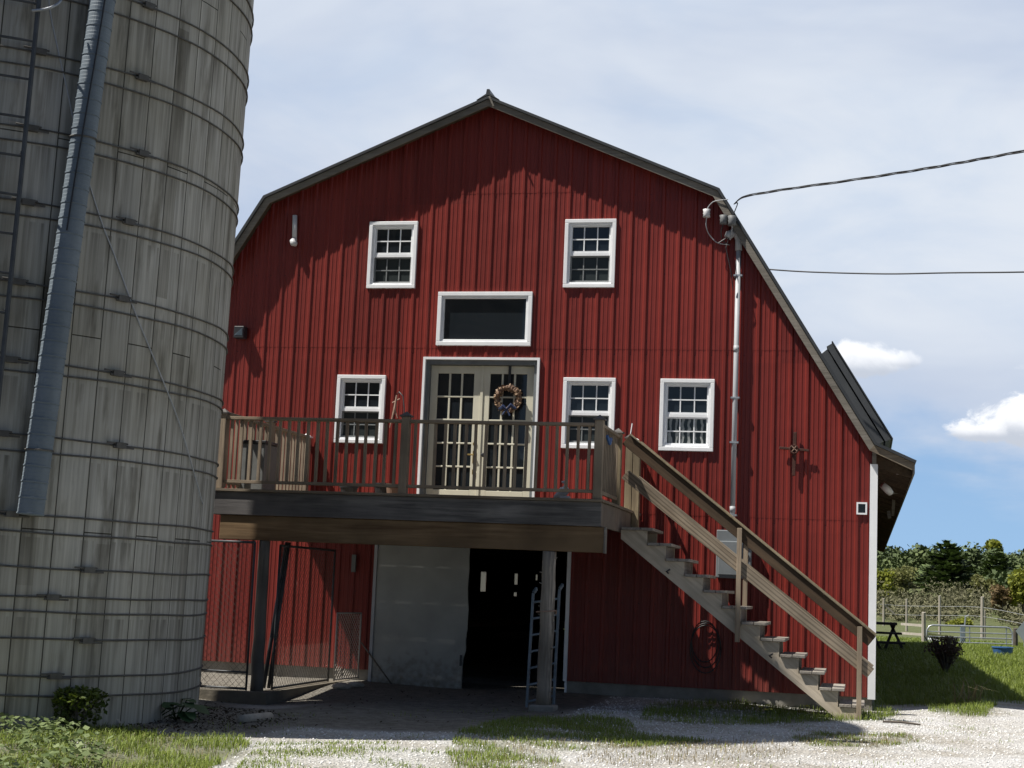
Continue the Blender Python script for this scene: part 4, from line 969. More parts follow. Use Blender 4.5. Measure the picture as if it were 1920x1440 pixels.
# ------------------------------------------------------------------ silo
SX, SY, SR, SH = -9.338, -7.034, 2.578, 12.6
silo = empty('silo', (SX, SY, -.15), 'tall grey concrete stave silo with steel hoops', 'silo')
silo.rotation_euler = (0, rad(.75), 0)
me = bpy.data.meshes.new('wall'); n = 128; zs = np.linspace(-.4, SH, 30)
vs = [(SR*math.cos(2*math.pi*k/n), SR*math.sin(2*math.pi*k/n), z) for z in zs for k in range(n)]
fs = [(i*n+k, i*n+(k+1) % n, (i+1)*n+(k+1) % n, (i+1)*n+k) for i in range(len(zs)-1) for k in range(n)]
me.from_pydata(vs, [], fs); uv = me.uv_layers.new(name='UVMap')
for p in me.polygons:
    p.use_smooth = True
    for li, vi in zip(p.loop_indices, p.vertices):
        k = vi % n
        if k == 0 and any(v % n == n-1 for v in p.vertices): k = n
        uv.data[li].uv = (k/n*2*math.pi*SR, vs[vi][2])
me.materials.append(M['silo']); o = bpy.data.objects.new('wall', me); C.objects.link(o); o.parent = silo
def spart(mb, name, mat, label=None, parent=None, **kw):
    """silo part written in silo coordinates"""
    off = parent_world(silo); mb.v = [tuple(Vector(v)+off) for v in mb.v]
    return part(mb, name, mat, parent or silo, label, **kw)
dome = MB().lathe([(SR+.06, SH-.02), (SR*.98, SH+.25), (SR*.86, SH+.75), (SR*.62, SH+1.2), (SR*.3, SH+1.45), (.02, SH+1.52)], (0,0,0), 48)
spart(dome, 'dome', M['galv'], smooth=True)
hz = [.17,.35,.67,.91,1.05,1.31,1.62,1.77,2.34,2.48,3.06,3.15,3.72,3.86,4.48,4.60,5.16,5.29,5.87,6.02,6.56,6.74,7.26,7.44,7.97,8.14,8.7,8.86,9.4,9.56,10.2,10.9,11.4,12.2]
lug_of = {6.74:-28.7, 6.02:-28.8, 5.29:-27.1, 4.60:-29, 3.86:-28.9, 3.15:-28.6, 2.48:-26.5, 1.31:-31.3, 1.05:-38.6, .67:-30.3, .35:-36.5, 1.77:-48, 7.44:-28}
for z in hz:
    rr = random.Random(int(z*1000)); ph_ = rr.uniform(0, 6.28); am = rr.uniform(.002, .008)
    ptsn = [((SR+.010)*math.cos(a), (SR+.010)*math.sin(a), z+.15+am*math.sin(3*a+ph_)+.004*math.sin(11*a+ph_)) for a in np.linspace(0, 2*math.pi, 97)]
    h = spart(MB().tube(ptsn, .009, 6, False), 'hoop', M['hoop'], smooth=True)
    angs = []
    if z in lug_of: angs.append(lug_of[z])
    if z in (6.02, 5.29, 4.60, 3.86, 3.15, 2.48): angs.append(-52+rr.uniform(-1.5, 1.5))
    for ad in angs:
        a = rad(ad); tdir = Vector((-math.sin(a), math.cos(a), 0)); c_ = Vector(((SR+.03)*math.cos(a), (SR+.03)*math.sin(a), z+.15)); rd = Vector((math.cos(a), math.sin(a), 0))
        lg = MB().bar(c_-tdir*.055, c_+tdir*.055, .05, .055).tube([c_-tdir*.15+Vector((0,0,.018))+rd*.01, c_+tdir*.08+Vector((0,0,.018))+rd*.01], .009, 6).tube([c_-tdir*.08-Vector((0,0,.018))+rd*.01, c_+tdir*.15-Vector((0,0,.018))+rd*.01], .009, 6)
        spart(lg, 'hoop_lug', M['hoop'], parent=h)
# filler pipe
pa = Vector((math.cos(rad(-45.2)), math.sin(rad(-45.2)), 0))*(SR+.15); pb = Vector((math.cos(rad(-40.4)), math.sin(rad(-40.4)), 0))*(SR+.15)
z0_, z1_ = 1.92, 6.77
def pipe_at(z): u = (z-z0_)/(z1_-z0_); q_ = pa.lerp(pb, u); q_.z = z; return q_
mb = MB(); pp = []; rs = []; z = z0_
while z < SH+.6:
    for dz_, r_ in ((0,.1135),(.004,.121),(.016,.121),(.020,.1145),(.05,.1165),(.055,.1145),(.085,.1165),(.09,.1145),(.12,.1165)): pp.append(pipe_at(z+dz_)); rs.append(r_)
    z += .142
fp = spart(mb.tube(pp, rs, 32), 'filler_pipe', M['pipe_blue'], 'ribbed blue grey filler pipe up the silo side')
for z in (2.5, 5.4, 8.2):
    c_ = pipe_at(z); spart(MB().tube([c_+Vector((.122*math.cos(a), .122*math.sin(a), 0)) for a in np.linspace(0, 6.283, 25)], .009, 6, False), 'strap', M['hoop'], parent=fp)
q_ = [pipe_at(z)+Vector((math.cos(rad(-62+12*math.sin(z*1.1)))*.13, math.sin(rad(-62+12*math.sin(z*1.1)))*.13, 0)) for z in np.arange(4.5, 13, .25)]
spart(MB().tube(q_, .008, 5), 'dark_line', M['black'], parent=fp)  # thin black tube winding up along the filler pipe
# ladder
def cyl(ad, z, r): return Vector((r*math.cos(rad(ad)), r*math.sin(rad(ad)), z))
lad = spart(MB().tube([cyl(-53, 1.6, SR+.14), cyl(-52, SH, SR+.14)], .022, 8).tube([cyl(-62, 1.6, SR+.14), cyl(-61, SH, SR+.14)], .022, 8), 'ladder_rail', M['steel_dark'])
for z in np.arange(1.9, SH, .36): spart(MB().tube([cyl(-62+.07*z, z, SR+.14), cyl(-53+.07*z, z, SR+.14)], .012, 6), 'rung', M['steel_dark'], parent=lad)
for z in np.arange(2.3, SH, 1.44): spart(MB().tube([cyl(-53, z, SR+.14), cyl(-53, z, SR)], .012, 6), 'stand_off', M['steel_dark'], parent=lad)
def hit(px, py, r=SR):
    d = ray(px, py); c2 = np.array([SX-CAM[0], SY-CAM[1]]); a = d[0]**2+d[1]**2; b = -2*(d[0]*c2[0]+d[1]*c2[1]); c = c2@c2-r*r
    t = (-b-math.sqrt(max(b*b-4*a*c, 0)))/(2*a); return Vector(CAM+t*d)
cable('loose_wire', [hit(x, y, SR+.06) for x, y in ((96,-120),(92,0),(108,90),(125,165),(145,260),(160,320),(190,415),(215,480),(255,590),(300,700),(335,790),(362,880),(380,945))], .007, M['conduit'], 'thin pale wire trailing down across the silo front', 'wire')
cable('bent_rod', [hit(60, 20, SR+.2), hit(80, 18, SR+.24), hit(98, 13, SR+.26), hit(112, 4, SR+.24), hit(118, -10, SR+.2)], .014, M['galv'], 'bright bent rod at the top left of the silo', 'rod')

# ------------------------------------------------------------------ yard plants and litter
def scatter(P, n):
    x0, y0 = P.min(0); x1, y1 = P.max(0); out = np.zeros((0, 2))
    while len(out) < n:
        q = np.stack([rng.uniform(x0, x1, n*2), rng.uniform(y0, y1, n*2)], 1); out = np.concatenate([out, q[inside(q[:,0], q[:,1], P)]])
    return out[:n]
def clump(q, k, thr):
    f = np.sin(q[:,0]*k+np.sin(q[:,1]*k*.8)*1.5)*np.sin(q[:,1]*k*1.1+np.cos(q[:,0]*k*.7)*1.3)
    return q[f+rng.uniform(-.5, .5, len(q)) > thr]
def to3(q, dz=0): return np.stack([q[:,0], q[:,1], gz(q[:,0], q[:,1])+dz], 1)
gp = [(A_left, 16000, .085, -.2), (A_mid, 13000, .06, -.1), (A_wall, 7500, .10, -.15), (A_str, 3200, .05, -.1), (A_tuft, 3000, .11, -.3), (A_weedy, 5200, .04, .1), (A_fringe, 9000, .045, .55)]
Vs = []; Ts = []
for P, n, h, thr in gp:
    q = clump(scatter(P, n), 3.3, thr); b = blades(to3(q), h*rng.uniform(.3, 1.15, len(q)), .007, 1.1)
    Vs.append(b); Ts.append(rng.beta(2, 2, len(q)))
g = quads_mesh('grass', np.concatenate(Vs), np.concatenate(Ts), M['grass'], 5, BF)
tag(g, 'short green grass in patches across the gravel yard', 'grass', kind='stuff')
q = np.concatenate([scatter(A_mid, 1500), scatter(A_scuff, 900), scatter(A_str, 700), scatter(A_left, 1200)])
g = quads_mesh('dry_grass', blades(to3(q), rng.uniform(.02, .07, len(q)), .006, 1.5), rng.random(len(q)), M['grass_dry'], 5, BF)
tag(g, 'dry straw coloured grass scattered through the yard', 'grass', kind='stuff')
# lawn beyond the barn corner
q = np.stack([rng.uniform(.0, 8.5, 90000), 1.0+34*rng.random(90000)**1.6], 1); gq, _ = cover(q[:,0], q[:,1]); q = q[gq > rng.uniform(.25, .9, len(q))]
sc = 1+q[:,1]*.03
g = quads_mesh('lawn', blades(to3(q), .11*rng.uniform(.5, 1.3, len(q))*np.minimum(sc, 1.3), .009*sc, .8), rng.beta(2, 2, len(q)), M['lawn'], 5, BF)
tag(g, 'long green lawn beside the barn, half in its shade', 'lawn', kind='stuff')
q = np.stack([rng.uniform(-1, 16, 26000), rng.uniform(33, 75, 26000)], 1); sc = 1+q[:,1]*.03
g = quads_mesh('meadow', blades(to3(q), .13*rng.uniform(.5, 1.3, len(q)), .012*sc, .8), rng.beta(2, 2, len(q)), M['lawn'], 5, BF)
tag(g, 'far meadow grass around the metal gate', 'meadow', kind='stuff')
# broad leaved ground cover at the lower left
W = poly_px([(-60,1352),(60,1352),(120,1380),(190,1396),(215,1418),(180,1450),(90,1475),(-80,1490)])
q = clump(scatter(W, 3600), 4.5, -.25); P = to3(q); P[:,2] += .01+.15*rng.random(len(q))**1.6; s_ = .018+.07*rng.random(len(q))**1.8
g = quads_mesh('ground_cover', leaf_quads(P, s_, .85, 1.2), rng.beta(2, 2, len(q)), M['weed'])
tag(g, 'pale broad leaved weeds in front of the silo', 'weeds', kind='stuff')
def leafy(name, px, py, w, h, n, size, mat, lab, cat, group=None, stems=8, up=.3, stemmat='bark', D=None):
    p = G(px, py); t = empty(name, p, lab, cat, group)
    u = rand_dirs(n)*(rng.random((n,1))**.4); P = np.array(p)+np.stack([u[:,0]*w/2, u[:,1]*w/2, h*.55+u[:,2]*h*.45], 1)
    P += .10*w*np.sin(P*(5.3/w)+np.array([0,1.7,.4]))
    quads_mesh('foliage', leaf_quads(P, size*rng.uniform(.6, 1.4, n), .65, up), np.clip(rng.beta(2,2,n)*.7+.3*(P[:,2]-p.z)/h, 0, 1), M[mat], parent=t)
    mb = MB()
    for k in range(stems):
        a = random.uniform(0, 6.28); r_ = random.uniform(.1, .55)*w; mb.tube([p, p+Vector((r_*.4*math.cos(a), r_*.4*math.sin(a), h*.4)), p+Vector((r_*math.cos(a), r_*math.sin(a), h*.85))], [.012*h/.5,.008*h/.5,.003*h/.5], 5)
    part(mb, 'stem', M[stemmat], t)
    return t
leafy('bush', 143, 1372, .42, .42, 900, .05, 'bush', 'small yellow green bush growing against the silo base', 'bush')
# burdock: big leaves on stalks
def burdock(px, py, lab, k, sc=1.0):
    p = G(px, py); t = empty('broadleaf_plant', p, lab, 'plant', 'broad leaved plants at the silo base'); mb = MB(); Vv = []
    sts = MB()
    for i in range(k):
        a = random.uniform(0, 6.28); r_ = random.uniform(.06, .26)*sc; h_ = random.uniform(.08, .22)*sc; c_ = p+Vector((r_*math.cos(a), r_*math.sin(a), h_))
        sts.tube([p, c_], .006, 5); d = Vector((math.cos(a), math.sin(a), random.uniform(-.5, .1))).normalized(); s2 = d.cross(Vector((0,0,1))).normalized(); L_ = random.uniform(.12, .2)*sc; wd = L_*.42
        Vv.append([c_-d*L_*.1, c_+s2*wd+d*L_*.2+Vector((0,0,.015)), c_+s2*wd*.7+d*L_*.7, c_+d*L_, c_-s2*wd*.7+d*L_*.7, c_-s2*wd+d*L_*.2+Vector((0,0,.015))])
    V = np.array([[tuple(v) for v in q_] for q_ in Vv])
    quads_mesh('leaves', V, rng.random(len(V)), M['burdock'], 6, [(0,1,2,3),(0,3,4,5)], parent=t); part(sts, 'stalk', M['bush'], t)
burdock(285, 1352, 'large leaved plant at the silo base, left of its neighbour', 12); burdock(330, 1350, 'large leaved plant at the silo base next to the pen curb', 12, 1.1)
# tall bent weed and grass clump by the right gravel
p = G(1815, 1322); Pq = np.array([p])+np.stack([rng.normal(0, .10, 26), rng.normal(0, .08, 26), np.zeros(26)], 1)
g = quads_mesh('weed_clump', blades(Pq, rng.uniform(.25, .5, 26), .016, 1.6), rng.random(26), M['grass_dry'], 5, BF); tag(g, 'tall bent weed stems at the edge of the shaded lawn', 'weeds')
p = G(92, 1388); Pq = np.array([p])+np.stack([rng.normal(0, .04, 14), rng.normal(0, .04, 14), np.zeros(14)], 1)
g = quads_mesh('weed_clump', blades(Pq, rng.uniform(.15, .26, 14), .012, 1.0), rng.random(14), M['grass'], 5, BF); tag(g, 'upright grass tuft left of the bush at the silo', 'weeds')
# dandelions
for px, py in ((1424,1345),(1437,1342),(1434,1351),(1443,1350),(1513,1343)):
    p = G(px, py); t = empty('dandelion', p, 'yellow dandelion flower in the grass beneath the stairs', 'flower', 'dandelions beneath the stairs')
    part(MB().tube([p, p+Vector((.01,0,.12))], .003, 5), 'stem', M['bush'], t)
    a = rng.uniform(0, 6.28, 40); r_ = rng.uniform(.005, .03, 40); Pp = np.stack([p.x+.01+r_*np.cos(a), p.y+r_*np.sin(a), p.z+.125+.012*(1-r_/.03)], 1)
    quads_mesh('petals', leaf_quads(Pp, .02, .6, .6), rng.random(40), M['yellow'], parent=t)
# loose gravel
n = 34000
q = np.stack([rng.uniform(-7, 4.2, n), rng.uniform(-10.6, .4, n)], 1); gq, dq = cover(q[:,0], q[:,1]); q = q[(gq+dq*1.08+.45*np.clip(np.sin(q[:,0]*1.3+1.1*np.sin(q[:,1]*.9))*np.sin(q[:,1]*1.1+.6), 0, 1) < rng.uniform(.1, 1.0, n)) & ~((q[:,0] < -6.0) & (q[:,1] > -8.0))]
P = to3(q); r_ = .0045+.012*rng.random(len(q))**2.2
o8 = np.array([(1,0,0),(0,1,0),(-1,0,0),(0,-1,0),(0,0,.9),(0,0,-.6)], float); V = P[:,None,:]+(o8[None]*(1+rng.uniform(-.35,.35,(len(q),6,1))))*r_[:,None,None]
g = quads_mesh('loose_gravel', V, rng.beta(2,2,len(q)), M['gravel'], 6, [(0,1,4),(1,2,4),(2,3,4),(3,0,4),(1,0,5),(2,1,5),(3,2,5),(0,3,5)]); tag(g, 'loose pale gravel stones strewn over the yard', 'gravel', kind='stuff')
q = np.concatenate([scatter(poly_px([(150,1376),(360,1318),(520,1338),(560,1352),(430,1378),(250,1384)]), 1700), scatter(A_dirt, 250)]); P = to3(q); P[:,2] += rng.uniform(0, .03, len(q))
g = quads_mesh('leaf_litter', leaf_quads(P, rng.uniform(.015, .055, len(q)), .45, .8), rng.beta(1.5,3,len(q)), M['debris']); tag(g, 'dark leaf litter along the silo base and below the deck', 'litter', kind='stuff')
# bits lying about
a, b = G(452, 1357), G(505, 1347)
MB().tube([a+Vector((0,0,.04)), b+Vector((0,0,.02))], .045, 14).obj('drain_pipe_offcut', M['stone'], 'short pale pipe offcut lying in the weeds below the deck', 'pipe', smooth=True)
p = G(210, 1362); MB().blob(p+Vector((0,0,.04)), .07, 3, 2, (1.1,.8,.8), .12).obj('field_stone', M['stone'], 'tan stone lying by the silo base beside the bush', 'stone')
for px, py, r_, lab in ((640,1292,.12,'flat pale stone at the foot of the barn wall beside the pen'), (668,1288,.10,'rounded rubble stone against the sliding door jamb')):
    p = G(px, py); p.y = min(p.y, -.3); MB().blob(p+Vector((0,0,.03)), r_, int(px), 2, (1.2,.9,.45), .15).obj('rubble_stone', M['stone'], lab, 'stone')
a, b = G(1655, 1356), G(1726, 1362); MB().tube([a+Vector((0,0,.02)), a.lerp(b,.5)+Vector((0,.02,.03)), b+Vector((0,0,.02))], [.014,.016,.012], 6).obj('stick', M['bark'], 'dark stick lying on the gravel near the stair foot', 'stick')
a, b = onY(676, 1205, -.1), G(700, 1290); MB().tube([Vector((b.x, -.25, b.z)), Vector((a.x, -.06, a.z))], .012, 6).obj('rod', M['wire'], 'thin rusty rod leaning on the red wall left of the sliding door', 'rod')

# ------------------------------------------------------------------ beyond the barn
leafy('purple_shrub', 1773, 1264, .84, .84, 1000, .06, 'purple', 'dark purple shrub with many thin stems standing in the shaded lawn', 'shrub', stems=46)
# picnic table, end toward the camera, beside the barn
D = 44
t = empty('picnic_table', atD(1668, 1213, D), 'dark weathered picnic table beyond the barn corner', 'table')
def plank(x0, x1, y, d0, d1, th, nm):
    a = atD(x0, y, d0); b = atD(x1, y+2, d0); z = (a.z+b.z)/2
    return part(MB().box(a.x, b.x, a.y, a.y+(d1-d0), z-th, z), nm, M['table_wood'], t)
plank(1600, 1682, 1165, D, D+.8, .07, 'tabletop'); plank(1600, 1691, 1183, D-.5, D-.2, .06, 'bench'); plank(1600, 1697, 1201, D-.9, D-.55, .06, 'lower_shelf')
lb = MB()
for px in (1630, 1672):
    a = atD(px, 1167, D+.3); lb.bar(Vector((a.x-.2, a.y, float(gz(a.x, a.y)))), Vector((a.x+.1, a.y, a.z)), .08, .06, (0,1,0)).bar(Vector((a.x+.35, a.y, float(gz(a.x, a.y)))), Vector((a.x-.05, a.y, a.z)), .08, .06, (0,1,0))
part(lb, 'leg', M['table_wood'], t)
# gate
DG = 75
def gp_(px, py): return atD(px, py, DG)
t = empty('field_gate', gp_(1815, 1215), 'galvanised tubular farm gate with rounded corners across the field entrance', 'gate')
a, b = gp_(1738, 1172), gp_(1898, 1177); lo = -1.02
def bot(p, z): return Vector((p.x, p.y, p.z+z))
outl = [bot(a, lo), bot(a, -.25), bot(a.lerp(b, .03), -.04), a.lerp(b, .07), b.lerp(a, .07), bot(b.lerp(a, .03), -.04), bot(b, -.25), bot(b, lo)]
part(MB().tube(outl+[outl[0]], .045, 8), 'frame', M['galv'], t, smooth=True)
for u in (.3, .53, .77): part(MB().tube([bot(a, lo*u), bot(b, lo*u)], .032, 8), 'crossbar', M['galv'], t)
part(MB().tube([b.lerp(a, .5)+Vector((0,0,0)), bot(b.lerp(a, .5), lo)], .03, 8).tube([bot(b.lerp(a, .07), 0), bot(b.lerp(a, .07), lo)], .03, 8), 'brace', M['galv'], t)
def fpost(D_, px, top, base, r, mat, lab, group='field fence posts', name='fence_post', extra=None):
    a, b = atD(px, base, D_), atD(px, top, D_); mb = MB().tube([a-Vector((0,0,.4)), a.lerp(b,.5), b], [r, r*.95, r*.85], 8)
    if extra: mb.bar(atD(*extra[0], D_), atD(*extra[1], D_), .12, .12)
    return mb.obj(name, mat, lab, 'fence post', group, smooth=False)
fpost(DG-1, 1732, 1148, 1213, .11, M['post_pale'], 'weathered wooden post at the left end of the farm gate')
fpost(DG-1, 1904, 1178, 1220, .12, M['bark'], 'dark wooden post at the right end of the farm gate')
fpost(118, 1657, 1122, 1163, .09, M['post_pale'], 'pale fence post with a diagonal brace beside the barn corner', extra=((1659,1135),(1679,1153)))
fpost(118, 1700, 1123, 1180, .09, M['post_pale'], 'thin pale fence post second from the barn corner')
fpost(110, 1762, 1117, 1190, .10, M['post_pale'], 'pale fence post behind the left half of the gate')
fpost(104, 1842, 1119, 1195, .13, M['post_pale'], 'tallest pale fence post behind the gate')
fpost(106, 1846.5, 1145, 1197, .07, M['post_pale'], 'slim pale post close beside the tallest fence post')
for k, (yl, yr) in enumerate(((1133, 1141), (1150, 1158))):
    cable('fence_wire', [atD(1650, yl, 118), atD(1700, yl+3, 118), atD(1762, yl+4, 110), atD(1842, yl+6, 104), atD(1930, yr+14, 100)], .012, M['conduit'], ('upper', 'lower')[k]+' pale wire strung between the far fence posts', 'wire')
for k, y in enumerate((1170, 1187, 1204)): MB().bar(atD(1690, y, DG+4), atD(1731, y+3, DG-.8), .05, .12).obj('fence_rail', M['post_pale'], ('top', 'middle', 'bottom')[k]+' rail of the pale timber fence left of the gate', 'fence rail', 'rails left of the gate')
# pale boat-like trailer sheet behind the gate
a, b = atD(1736, 1196, 82), atD(1790, 1203, 82); MB().prism([(a.x,a.z),(b.x,b.z-.1),(b.x,b.z-.25),(a.x+.2,a.z-.32)], a.y, a.y+2).obj('white_panel', M['white'], 'long white panel lying in the grass behind the gate', 'panel')
a, b = atD(1741, 1187, 84), atD(1790, 1196, 84); MB().prism([(a.x,a.z),(b.x,b.z+.05),(b.x,b.z-.18),(a.x,a.z-.3)], a.y, a.y+1.6).obj('green_tarp', M['olive'], 'dull green cover behind the white panel', 'cover')
p = atD(1805, 1192, 80); t = empty('water_hydrant', (p.x, p.y, float(gz(p.x, p.y))), 'blue grey hydrant stand behind the middle of the gate', 'hydrant')
part(MB().box(p.x-.13, p.x+.13, p.y-.1, p.y+.1, float(gz(p.x,p.y)), p.z+.55), 'body', M['alu'], t, bevel=.03); part(MB().tube([p+Vector((.1,0,.4)), p+Vector((.14,0,1.0)), p+Vector((.3,0,1.05))], .04, 6), 'lever', M['galv'], t)
p = G(1880, 1231); MB().lathe([(.22,0),(.27,.22),(.285,.23),(.285,.255),(.25,.255),(.21,.09),(.01,.08)], p, 24).obj('blue_tub', M['blue'], 'low blue feed tub in the sunny grass before the gate', 'tub')
a = atD(1921, 1184, 60); MB().add([(a.x-.33,a.y,a.z),(a.x,a.y,a.z-.42),(a.x+.33,a.y,a.z),(a.x,a.y,a.z+.42),(a.x-.33,a.y+.01,a.z),(a.x,a.y+.01,a.z-.42),(a.x+.33,a.y+.01,a.z),(a.x,a.y+.01,a.z+.42)], [(0,1,2,3),(7,6,5,4),(0,4,5,1),(1,5,6,2),(2,6,7,3),(3,7,4,0)]).box(a.x-.03, a.x+.03, a.y+.012, a.y+.06, float(gz(a.x,a.y))-.2, a.z+.3).obj('diamond_sign', M['sign_back'], 'grey diamond shaped sign on a post at the right edge', 'sign')

# ------------------------------------------------------------------ trees
def tree(px, base, top, D_, wpx, mat, lab, cat='tree', n=1700, leaf=.5, name='tree', low=.22, lobes=9, trunk=True):
    a = atD(px, base, D_); b = atD(px, top, D_); h = b.z-a.z; w = wpx*D_/F
    t = empty(name, a, lab, cat, 'trees at the edge of the far wood')
    Ps = []
    for k in range(lobes):
        ang = random.uniform(0, 6.28); u = random.uniform(0, 1)
        c_ = np.array([a.x+math.cos(ang)*w*.28*(1-.4*u), a.y+math.sin(ang)*w*.28, a.z+h*(low+.15+(.85-low-.15)*u)]); r_ = np.array([w*.27, w*.27, h*.17])*random.uniform(.75, 1.2)
        m_ = n//lobes; Ps.append(c_+rand_dirs(m_)*(rng.random((m_,1))**.5)*r_)
    P = np.concatenate(Ps)
    quads_mesh('crown', leaf_quads(P, leaf*rng.uniform(.6, 1.4, len(P)), .7, .2), rng.beta(2,2,len(P)), M[mat], parent=t)
    mb = MB().tube([a-Vector((0,0,.5)), a+Vector((0,0,h*.4)), a+Vector((w*.03,0,h*.8))], [h*.02, h*.015, h*.004], 8)
    for k in range(7):
        ang = random.uniform(0, 6.28); z = h*random.uniform(.25, .6); mb.tube([a+Vector((0,0,z)), a+Vector((math.cos(ang)*w*.3, math.sin(ang)*w*.3, z+h*.2))], [h*.008, h*.003], 5)
    part(mb, 'trunk', M['bark'], t)
    return t
def pine(px, base, top, D_, wpx, lab, mat='pine', layers=17, name='pine_tree'):
    a = atD(px, base, D_); h = atD(px, top, D_).z-a.z; w = wpx*D_/F; t = empty(name, a, lab, 'tree', 'trees at the edge of the far wood'); Vv = []; T = []
    br_ = MB().tube([a-Vector((0,0,.5)), a+Vector((0,0,h*.97))], [h*.022, h*.004], 8)
    for l in range(layers):
        u = l/(layers-1); z = h*(.08+.9*u); R_ = w/2*(1-u)**.5*(.85+.15*math.sin(l*2.3)) + .4
        nb_ = int(13-6*u)
        for k in range(nb_):
            ang = random.uniform(0, 6.28); rl = R_*random.uniform(.7, 1.1); rise = random.uniform(-.02, .22)*rl; d = np.array([math.cos(ang), math.sin(ang), 0]); s2 = np.array([-d[1], d[0], 0])
            br_.tube([a+Vector((0,0,z)), a+Vector((d[0]*rl*.9, d[1]*rl*.9, z+rise))], [h*.004, h*.0015], 4)
            m_ = int(38*rl/ (w/2)) + 5
            for j in range(m_):
                f = .25+.75*(j/m_)+random.uniform(-.04, .04); c_ = np.array(a)+d*rl*f+np.array([0,0,z+rise*f+random.uniform(-.12,.2)])+s2*random.uniform(-1,1)*rl*.26
                L_ = random.uniform(.6, 1.1)*w*.125; dd_ = d*.8+s2*random.uniform(-.8,.8)+np.array([0,0,random.uniform(0,.5)]); dd_ /= np.linalg.norm(dd_); q2 = np.cross(dd_, np.array([random.uniform(-.3,.3),random.uniform(-.3,.3),1])); q2 /= np.linalg.norm(q2)
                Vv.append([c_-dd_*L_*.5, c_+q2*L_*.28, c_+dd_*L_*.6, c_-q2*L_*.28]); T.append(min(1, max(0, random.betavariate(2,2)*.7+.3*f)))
    quads_mesh('crown', np.array(Vv), np.array(T), M[mat], parent=t); part(br_, 'trunk', M['bark'], t)
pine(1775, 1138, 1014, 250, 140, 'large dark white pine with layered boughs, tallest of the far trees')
pine(1868, 1118, 1030, 262, 92, 'blue green pine right of the large dark pine', layers=13)
tree(1692, 1150, 1058, 195, 78, 'olive', 'rounded olive tree left of the large dark pine', leaf=.45)
tree(1655, 1146, 1066, 188, 50, 'spring', 'yellow green tree showing beside the barn corner', leaf=.42)
tree(1880, 1166, 1094, 150, 52, 'reddish', 'reddish budding tree right of the tallest fence post', leaf=.4, n=1100)
tree(1918, 1172, 1058, 150, 70, 'spring', 'bright yellow green tree at the right edge', leaf=.42)
tree(1842, 1146, 1072, 196, 54, 'olive', 'grey green tree between the two pines', leaf=.5)
tree(1860, 1078, 1010, 330, 44, 'spring', 'pale green tree high on the hill skyline', leaf=.7)
tree(1797, 1196, 1146, 135, 62, 'spring', 'low yellow green bush behind the gate', cat='bush', name='round_bush', leaf=.24, low=.0, n=1800)
# the wooded hillside as one mass
Pm = []; Tm = []; Sm = []
for i in range(640):
    y = random.uniform(200, 430); x = random.uniform(-.05*y-25, .15*y+30)
    if y < 264 and 1 < x < 21: continue
    z = float(gz(x, y)); con = random.random() < .03; h = random.uniform(4.8, 8.4)*(1.12 if con else 1)*(1 if y > 265 else .62); w = random.uniform(1.8, 2.6) if con else random.uniform(2.8, 5.2); tone = random.choice((-.12, -.05, 0, .08, .15, .45)) if not con else random.choice((-.2, -.1))
    for k in range(1 if con else 10):
        m_ = 260 if con else 50
        if con:
            u = rng.random(m_); an = rng.uniform(0, 6.28, m_); rr = w*(1.05-u)*rng.random(m_)**.35*(.7+.3*np.sin(an*3+i)*np.cos(u*19))
            Pm.append(np.stack([x+rr*np.cos(an), y+rr*np.sin(an), z+h*(.05+.95*u)], 1))
        else:
            c_ = np.array([x+random.uniform(-.55,.55)*w, y+random.uniform(-.5,.5)*w, z+h*random.uniform(.08, .86)]); Pm.append(c_+rand_dirs(m_)*(rng.random((m_,1))**.35)*np.array([w*.5, w*.5, h*.18]))
        Tm.append(np.clip(rng.beta(2,2,m_)*.55+tone+.15, 0, 1)); Sm.append(np.full(m_, .85)*rng.uniform(.5, 1.4, m_))
P = np.concatenate(Pm); g = quads_mesh('forest', leaf_quads(P, np.concatenate(Sm), .6, .3), np.concatenate(Tm), M['conifer']); tag(g, 'dark mixed forest covering the far hillside', 'forest', kind='stuff')
Pm = []
for i in range(620):
    y = random.uniform(122, 190); x = random.uniform(-8, .14*y+14); z = float(gz(x, y)); h = random.choice((.8, 1.0, 1.4, 1.8, 2.2, 3.0))*(.75+.5*math.sin(x*.35+1)**2)*random.uniform(.7, 1.2)*(.7+.004*(y-120)); w = h*random.uniform(.35, .7)+.5; m_ = int(40+26*h); u = rand_dirs(m_)*(rng.random((m_,1))**.5); Pm.append(np.array([x, y, z+h*.52])+u*np.array([w, w, h*.52]))
P = np.concatenate(Pm); g = quads_mesh('underbrush', leaf_quads(P, rng.uniform(.15, .55, len(P)), .35, .0), np.clip(rng.beta(2,2,len(P))*.6+.4*(.5+.5*np.sin(P[:,0]*.9+np.sin(P[:,1]*.3)*2)), 0, 1), M['brush']); tag(g, 'grey leafless brush between the fence and the wood', 'brush', kind='stuff')

